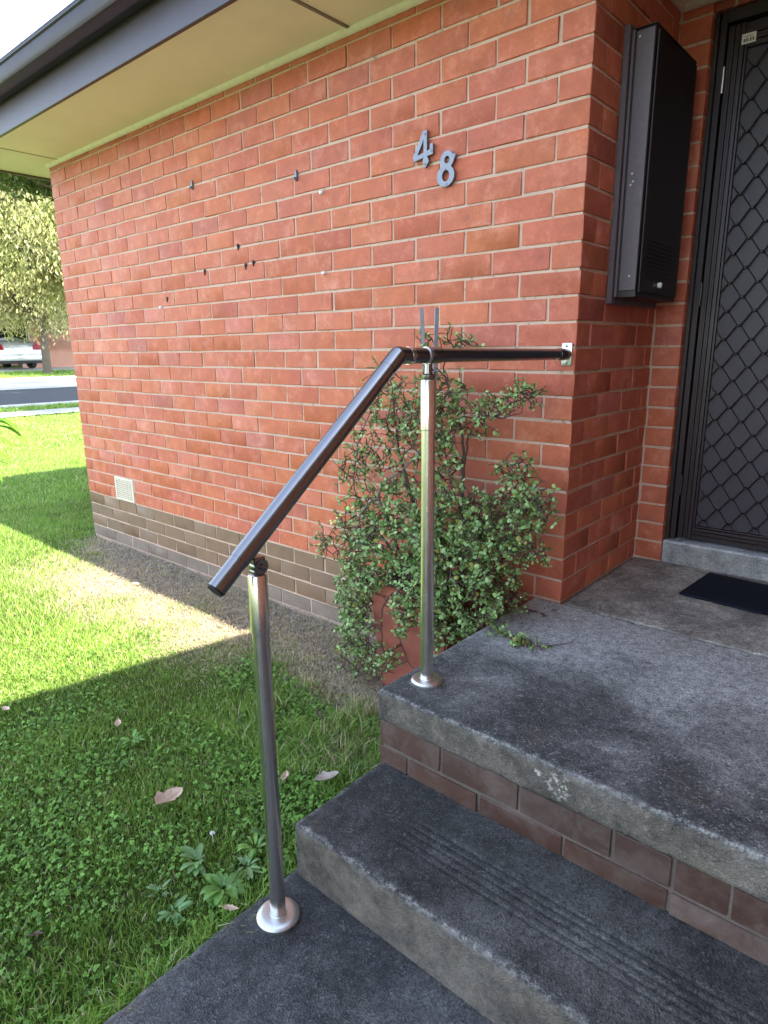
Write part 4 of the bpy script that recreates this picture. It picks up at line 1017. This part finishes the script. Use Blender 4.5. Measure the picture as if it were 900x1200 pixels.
# ------------------------------------------------------------------ street
def strip(name, x0, x1, off, mat, th=0):
    ys = np.arange(-60, 80, 2.0); xs_ = np.linspace(x0, x1, 5); X, Y = np.meshgrid(xs_, ys, indexing='ij'); Z = gz(X, Y)+off
    a, b_ = X.shape; id_ = np.arange(a*b_).reshape(a, b_); f = np.stack([id_[:-1, :-1], id_[1:, :-1], id_[1:, 1:], id_[:-1, 1:]], -1).reshape(-1, 4)
    return tag(link(name, me_np(name, np.stack([X, Y, Z], -1).reshape(-1, 3), f), mat), kind='structure')
ASPH = simple('asphalt', (.06, .062, .068), .85, 0, 30, .35, .6, .01); PCON = simple('pale_concrete', (.45, .43, .38), .85, 0, 5, .15, .4, .005)
strip('footpath', -15.9, -15.2, .02, PCON); strip('road', -20.2, -16.9, .004, ASPH); strip('far_gutter', -20.75, -20.2, .012, PCON)
bm = bmesh.new(); box(bm, -16.9, -16.75, -60, 80, -.5, float(gz(-16.9, 0))+.05, .02); box(bm, -20.9, -20.75, -60, 80, -.5, float(gz(-20.8, 0))+.11, .02)
tag(link('kerb', bm_me(bm), PCON), kind='structure'); strip('far_footpath', -22.6, -20.9, .10, PCON)
strip('driveway', -29, -25.2, .02, PCON)
# far verge grass
R = np.random.RandomState(3); V, Fc, C, off = [], [], [], 0
for v, f, c in (blades(26000, -25.5, -22.7, 2, 16, .05, .10, .04, lambda x, y: x < 0, 1, 7, gcols), blades(9000, -16.7, -15.9, 0, 12, .04, .08, .03, lambda x, y: x < 0, 1, 8, gcols)):
    V.append(v); Fc.append(f+off); C.append(c); off += len(v)
tag(link('verge_grass', me_np('verge', np.concatenate(V), np.concatenate(Fc), False, np.concatenate(C)), GRASS), 'bright green grass verges along the street', 'grass', kind='stuff')

# ------------------------------------------------------------------ trees
def tree(name, x, y, h, rad, zlow, nclump, nleaf, ls_, label, cols, trunk_r=.16, seed=0, droop=0, grp=None, fork=0):
    R = np.random.RandomState(seed); z0 = float(gz(x, y)); t = empty(name, (x, y, z0), label, 'tree', grp)
    bm = bmesh.new(); cz = z0+(h+zlow)/2; hz = (h-zlow)/2
    top = Vector((x+R.uniform(-.3, .3), y+R.uniform(-.3, .3), z0+h*.8))
    tp = [Vector((x, y, z0-.1)), Vector((x+.06, y, z0+h*.2)), Vector((x-.08, y+.1, z0+h*.45)), top]; tube(bm, tp, [trunk_r*1.3, trunk_r, trunk_r*.7, trunk_r*.2], 10)
    V, C = [], []
    for k in range(nclump):
        u = R.normal(size=3); u /= np.linalg.norm(u); rr3 = R.uniform(.45, 1)**.6
        c = np.array([x, y, cz])+u*np.array([rad, rad, hz])*rr3*(1+.18*math.sin(3*math.atan2(u[1], u[0])+seed)); cr = rad*R.uniform(.16, .30)
        st_ = tp[1].lerp(tp[3], fork+R.rand()*(.8-fork)); mid = (st_+Vector(c))/2+Vector((0, 0, .2*rad*R.uniform(-.5 if not fork else .1, 1 if not fork else .3)))
        tube(bm, [st_, mid, Vector(c)], [trunk_r*.28, trunk_r*.16, trunk_r*.06], 5, False)
        n = nleaf; d = R.normal(size=(n, 3)); d /= np.linalg.norm(d, axis=1)[:, None]; q = c+d*cr*(R.rand(n)**.4)[:, None]*np.array([1, 1, .75])
        if droop: q[:, 2] -= droop*R.rand(n)**2*R.rand()
        ax = R.normal(size=(n, 3)); ax /= np.linalg.norm(ax, axis=1)[:, None]; bx = np.cross(ax, R.normal(size=(n, 3))); bx /= np.linalg.norm(bx, axis=1)[:, None]
        if droop: ax[:, 2] -= 1.2; ax /= np.linalg.norm(ax, axis=1)[:, None]
        sz = ls_*R.uniform(.6, 1.3, n)[:, None]; wv = sz*.42
        V.append(np.stack([q-ax*sz, q+bx*wv, q+ax*sz, q-bx*wv], 1).reshape(-1, 3))
        i1, i2 = R.randint(0, len(cols), 2); m_ = R.rand(n)[:, None]; cc = np.array(cols[i1])*(1-m_)+np.array(cols[i2])*m_; C.append(np.repeat(cc*R.uniform(.75, 1.2), 4, 0))
    link('trunk', bm_me(bm), BARK, t)
    V = np.concatenate(V); C = np.concatenate(C); link('crown', me_np('crown', V, np.arange(len(V)).reshape(-1, 4), False, C), TREEL, t); return t
YG = [(.40, .40, .15), (.50, .48, .24), (.24, .27, .10), (.46, .41, .28), (.34, .37, .13)]
q = back(48, 432, 0, -24.4)
tree('street_tree', -24.6, q.y+.3, 8.8, 4.3, 2.0, 250, 620, .075, 'large yellow-green weeping tree across the street above the parked car', YG, .12, 1, .9)
tree('garden_tree', -29.5, q.y+5.5, 6.2, 3.4, .8, 120, 420, .085, 'bright lime green tree over the low brick fence across the street', [(.20, .26, .04), (.14, .20, .04), (.24, .28, .06)], .15, 2)
tree('garden_tree', -33, q.y-4.8, 8.5, 4.6, 1.2, 120, 380, .11, 'olive green tree behind the parked car, at the left edge', YG, .2, 3)
tree('garden_tree', -34, q.y+3, 8.0, 5, 2.6, 90, 240, .2, 'darker tree farthest back across the street, above the brick house', [(.07, .10, .035), (.11, .13, .05)], .2, 5)
tree('verge_tree', -13.2, 5.6, 5.8, 3.0, 5.3, 150, 330, .09, 'verge tree behind the house whose crown shades the near side of the road', [(.08, .12, .03), (.1, .15, .04)], .14, 4, fork=.78)

# ------------------------------------------------------------------ house and fence over the street
PB = simple('pink_brick', (.50, .24, .17), .85, 0, 3, .2, .5, .01)
bf = empty('brick_fence', (-28, q.y+4, .36), 'low salmon-pink brick fence on the lawn across the street, right of the car', 'fence')
for r_ in range(7):
    for i in range(36):
        y0 = q.y+.8+i*.24+(r_ % 2)*.12
        if r_ == 0 and i == 0:
            bmk = bmesh.new(); box(bmk, -.055, .055, -.114, .114, -.038, .038, .003); bmk_me = bm_me(bmk, 'fence_brick'); bmk_me.materials.append(PB)
        o = bpy.data.objects.new('brick', bmk_me) if (r_ > 3 and i < 8) else None
bmf = bmesh.new()
for r_ in range(8):
    for i in range(34):
        y0 = q.y+.7+i*.24+(r_ % 2)*.12; box(bmf, -28.06, -27.94, y0, y0+.228, .36+r_*.086, .36+r_*.086+.077, .003)
o = link('brick', bm_me(bmf), PB, bf); tag(o, kind='stuff')
boxo('mortar_core', (-28.052, -27.95, q.y+.72, q.y+8.9, .3, 1.04), PCON, bf, 0); boxo('capping', (-28.1, -27.9, q.y+.68, q.y+8.95, 1.048, 1.11), PB, bf, .01)
ho = empty('neighbour_house', (-34, q.y, .4), 'salmon-pink brick house glimpsed behind the trees across the street', 'house')
hw = boxo('wall', (-43, -37, q.y-7, q.y+9, .2, 3.1), PB, ho, 0)
bm = bmesh.new(); vs = [bm.verts.new(a) for a in ((-43.6, q.y-7.6, 3.0), (-36.4, q.y-7.6, 3.0), (-36.4, q.y+9.6, 3.0), (-43.6, q.y+9.6, 3.0), (-40, q.y-4, 5), (-40, q.y+6, 5))]
for f in ((0, 1, 4), (1, 2, 5, 4), (2, 3, 5), (3, 0, 4, 5), (3, 2, 1, 0)): bm.faces.new([vs[i] for i in f])
link('roof', bm_me(bm), simple('far_roof', (.28, .14, .1), .8, 0, 4), ho)
for yy in (-4.5, -.8, 3):
    wn = boxo('window', (-37.0, -36.95, q.y+yy, q.y+yy+1.6, 1.2, 2.5), WHITE, ho, .01)
    boxo('pane', (-36.949, -36.94, q.y+yy+.08, q.y+yy+.76, 1.28, 2.42), simple('glass', (.03, .04, .05), .1), ho, .002); boxo('pane', (-36.949, -36.94, q.y+yy+.84, q.y+yy+1.52, 1.28, 2.42), simple('glass', (.03, .04, .05), .1), ho, .002)

# ------------------------------------------------------------------ parked car (rear towards us)
cz0 = float(gz(-26.5, 0))+.025; cq = back(24, 425, 0, -25.9)
car = empty('parked_car', (-26, cq.y, cz0), 'silver sedan parked across the street with its rear facing us', 'car')
SIL = NM('silver_paint'); SIL.col(SIL.mix(SIL.noise(3, 2), (.52, .53, .54), (.60, .61, .62))); SIL.set(Metallic=.5, Roughness=.28, Coat_Weight=.6); SIL = SIL.m
GLS = NM('car_glass'); GLS.col((.03, .04, .045)); GLS.set(Roughness=.05, Specular_IOR_Level=.9); GLS.bump(GLS.noise(2, 1), .02, .001); GLS = GLS.m
REDL = simple('tail_red', (.45, .02, .03), .2); TYRE = simple('tyre', (.02, .02, .02), .8); ALLOY = simple('alloy', (.5, .5, .52), .3, .8)
# cross-sections along length (u = 0 at rear bumper, towards -x), half-width profile
def sec(u, wl, wm, wt, zb, zm, zs, zt):
    pts = [(wl*.92, zb), (wl, zb+.12), (wm, zm), (wm*.985, zs)]
    pts += [(wt+(wm*.95-wt)*.25, zs+(zt-zs)*.55 if zt-zs > .1 else zs+.005), (wt, zt-.03 if zt-zs > .1 else zs+.012), (wt*.6, zt), (0, zt+.012)]
    return u, pts
secs = [sec(.0, .76, .80, .55, .30, .52, .70, .72), sec(.05, .84, .865, .62, .24, .55, .92, .96), sec(.30, .86, .885, .66, .2, .60, .96, 1.02), sec(.62, .87, .89, .66, .18, .62, .97, 1.05), sec(1.15, .87, .89, .58, .18, .62, .98, 1.40), sec(1.7, .87, .89, .58, .18, .62, .98, 1.46),
        sec(2.5, .87, .89, .58, .18, .62, .97, 1.45), sec(3.1, .87, .885, .60, .18, .62, .95, 1.20), sec(3.5, .87, .88, .66, .18, .62, .94, .99), sec(4.2, .84, .86, .6, .2, .58, .82, .87), sec(4.5, .72, .76, .5, .28, .5, .66, .68)]
bm = bmesh.new(); rings = []
for u, pts in secs:
    full = [(a, b_) for a, b_ in pts]+[(-a, b_) for a, b_ in pts[:-1][::-1]]
    rings.append([bm.verts.new((-25.9-u, cq.y+a, cz0+b_)) for a, b_ in full])
n = len(rings[0])
for i in range(len(rings)-1):
    for k in range(n): bm.faces.new((rings[i][k], rings[i][(k+1) % n], rings[i+1][(k+1) % n], rings[i+1][k])).smooth = True
bm.faces.new(rings[0][::-1]); bm.faces.new(rings[-1]); fix(bm)
bd_ = link('body', bm_me(bm), SIL, car); md = bd_.modifiers.new('sub', 'SUBSURF'); md.levels = md.render_levels = 2
X0 = -25.9
def quadp(name, pts, mat, th=.02):
    bm = bmesh.new(); vs = [bm.verts.new((X0-u, cq.y+a, cz0+b_)) for u, a, b_ in pts]; bm.faces.new(vs); r = bmesh.ops.solidify(bm, geom=bm.faces[:], thickness=th); fix(bm); return link(name, bm_me(bm), mat, car)
quadp('rear_window', [(.62, -.60, 1.06), (.62, .60, 1.06), (1.10, .50, 1.395), (1.10, -.50, 1.395)], GLS)
quadp('windscreen', [(2.60, -.50, 1.44), (2.60, .50, 1.44), (3.35, .60, 1.08), (3.35, -.60, 1.08)], GLS)
for s in (-1, 1):
    quadp('side_window', [(.95, s*.80, 1.03), (1.25, s*.655, 1.36), (2.5, s*.655, 1.38), (3.1, s*.79, 1.03)], GLS)
    quadp('tail_light', [(-.015, s*.50, .70), (-.015, s*.80, .70), (.02, s*.83, .90), (.02, s*.56, .92)], REDL, .05)
    quadp('rear_mudflap', [(.75, s*.62, .10), (.75, s*.86, .10), (.75, s*.86, .3), (.75, s*.62, .3)], TYRE)
    for u in (.98, 3.6):
        bm = bmesh.new(); lathe(bm, [(.24, -.1), (.31, -.1), (.33, -.07), (.33, .07), (.31, .1), (.24, .1)], (X0-u, cq.y+s*.77, cz0+.33), 28, 'Y'); fix(bm)
        wh = empty('wheel', (X0-u, cq.y+s*.77, cz0+.33), None, None); wh.parent = car; wh.location = wh.location-car.location
        link('tyre', bm_me(bm), TYRE, wh); bm = bmesh.new(); lathe(bm, [(.235, s*.102-.02), (.235, s*.102), (.06, s*.09), (.03, s*.09)], (X0-u, cq.y+s*.77, cz0+.33), 20, 'Y'); fix(bm); link('rim', bm_me(bm), ALLOY, wh)
boxo('rear_bumper', (X0-.10, X0+.06, cq.y-.84, cq.y+.84, cz0+.30, cz0+.54), SIL, car, .05, 3)
boxo('bumper_trim', (X0-.10, X0+.03, cq.y-.80, cq.y+.80, cz0+.20, cz0+.295), TYRE, car, .02, 2)
boxo('number_plate', (X0+.02, X0+.035, cq.y-.19, cq.y+.19, cz0+.66, cz0+.79), WHITE, car, .003)
boxo('boot_trim', (X0+.01, X0+.03, cq.y-.3, cq.y+.3, cz0+.83, cz0+.86), ALLOY, car, .004)
boxo('exhaust', (X0-.15, X0+.04, cq.y+.42, cq.y+.48, cz0+.2, cz0+.26), TYRE, car, .01, 2)

# ------------------------------------------------------------------ power lines in the sky
for k, (pts, lb) in enumerate(((((-60, 20), (0, 40), (60, 62)), 'lower, thicker of the thin power lines crossing the blue sky'), (((-60, 0), (15, 22), (80, 44)), 'upper, fainter of the thin power lines crossing the blue sky'))):
    bm = bmesh.new(); a = ray(*pts[0], 34); b_ = ray(*pts[2], 40); a2 = a+(a-b_)*3; b2 = b_+(b_-a)*3
    cps = [a2.lerp(b2, i/24)+Vector((0, 0, -1.2*(1-((i-12)/12)**2)+1.2)) for i in range(25)]; tube(bm, cps, .018-.006*k, 5); tag(link('power_line', bm_me(bm), BLACK), lb, 'power line', 'power lines')
print('tris', sum(len(o.data.loop_triangles) if o.data.loop_triangles else sum(len(p.vertices)-2 for p in o.data.polygons) for o in bpy.data.objects if o.type == 'MESH' and len(o.data.polygons) > 20000))
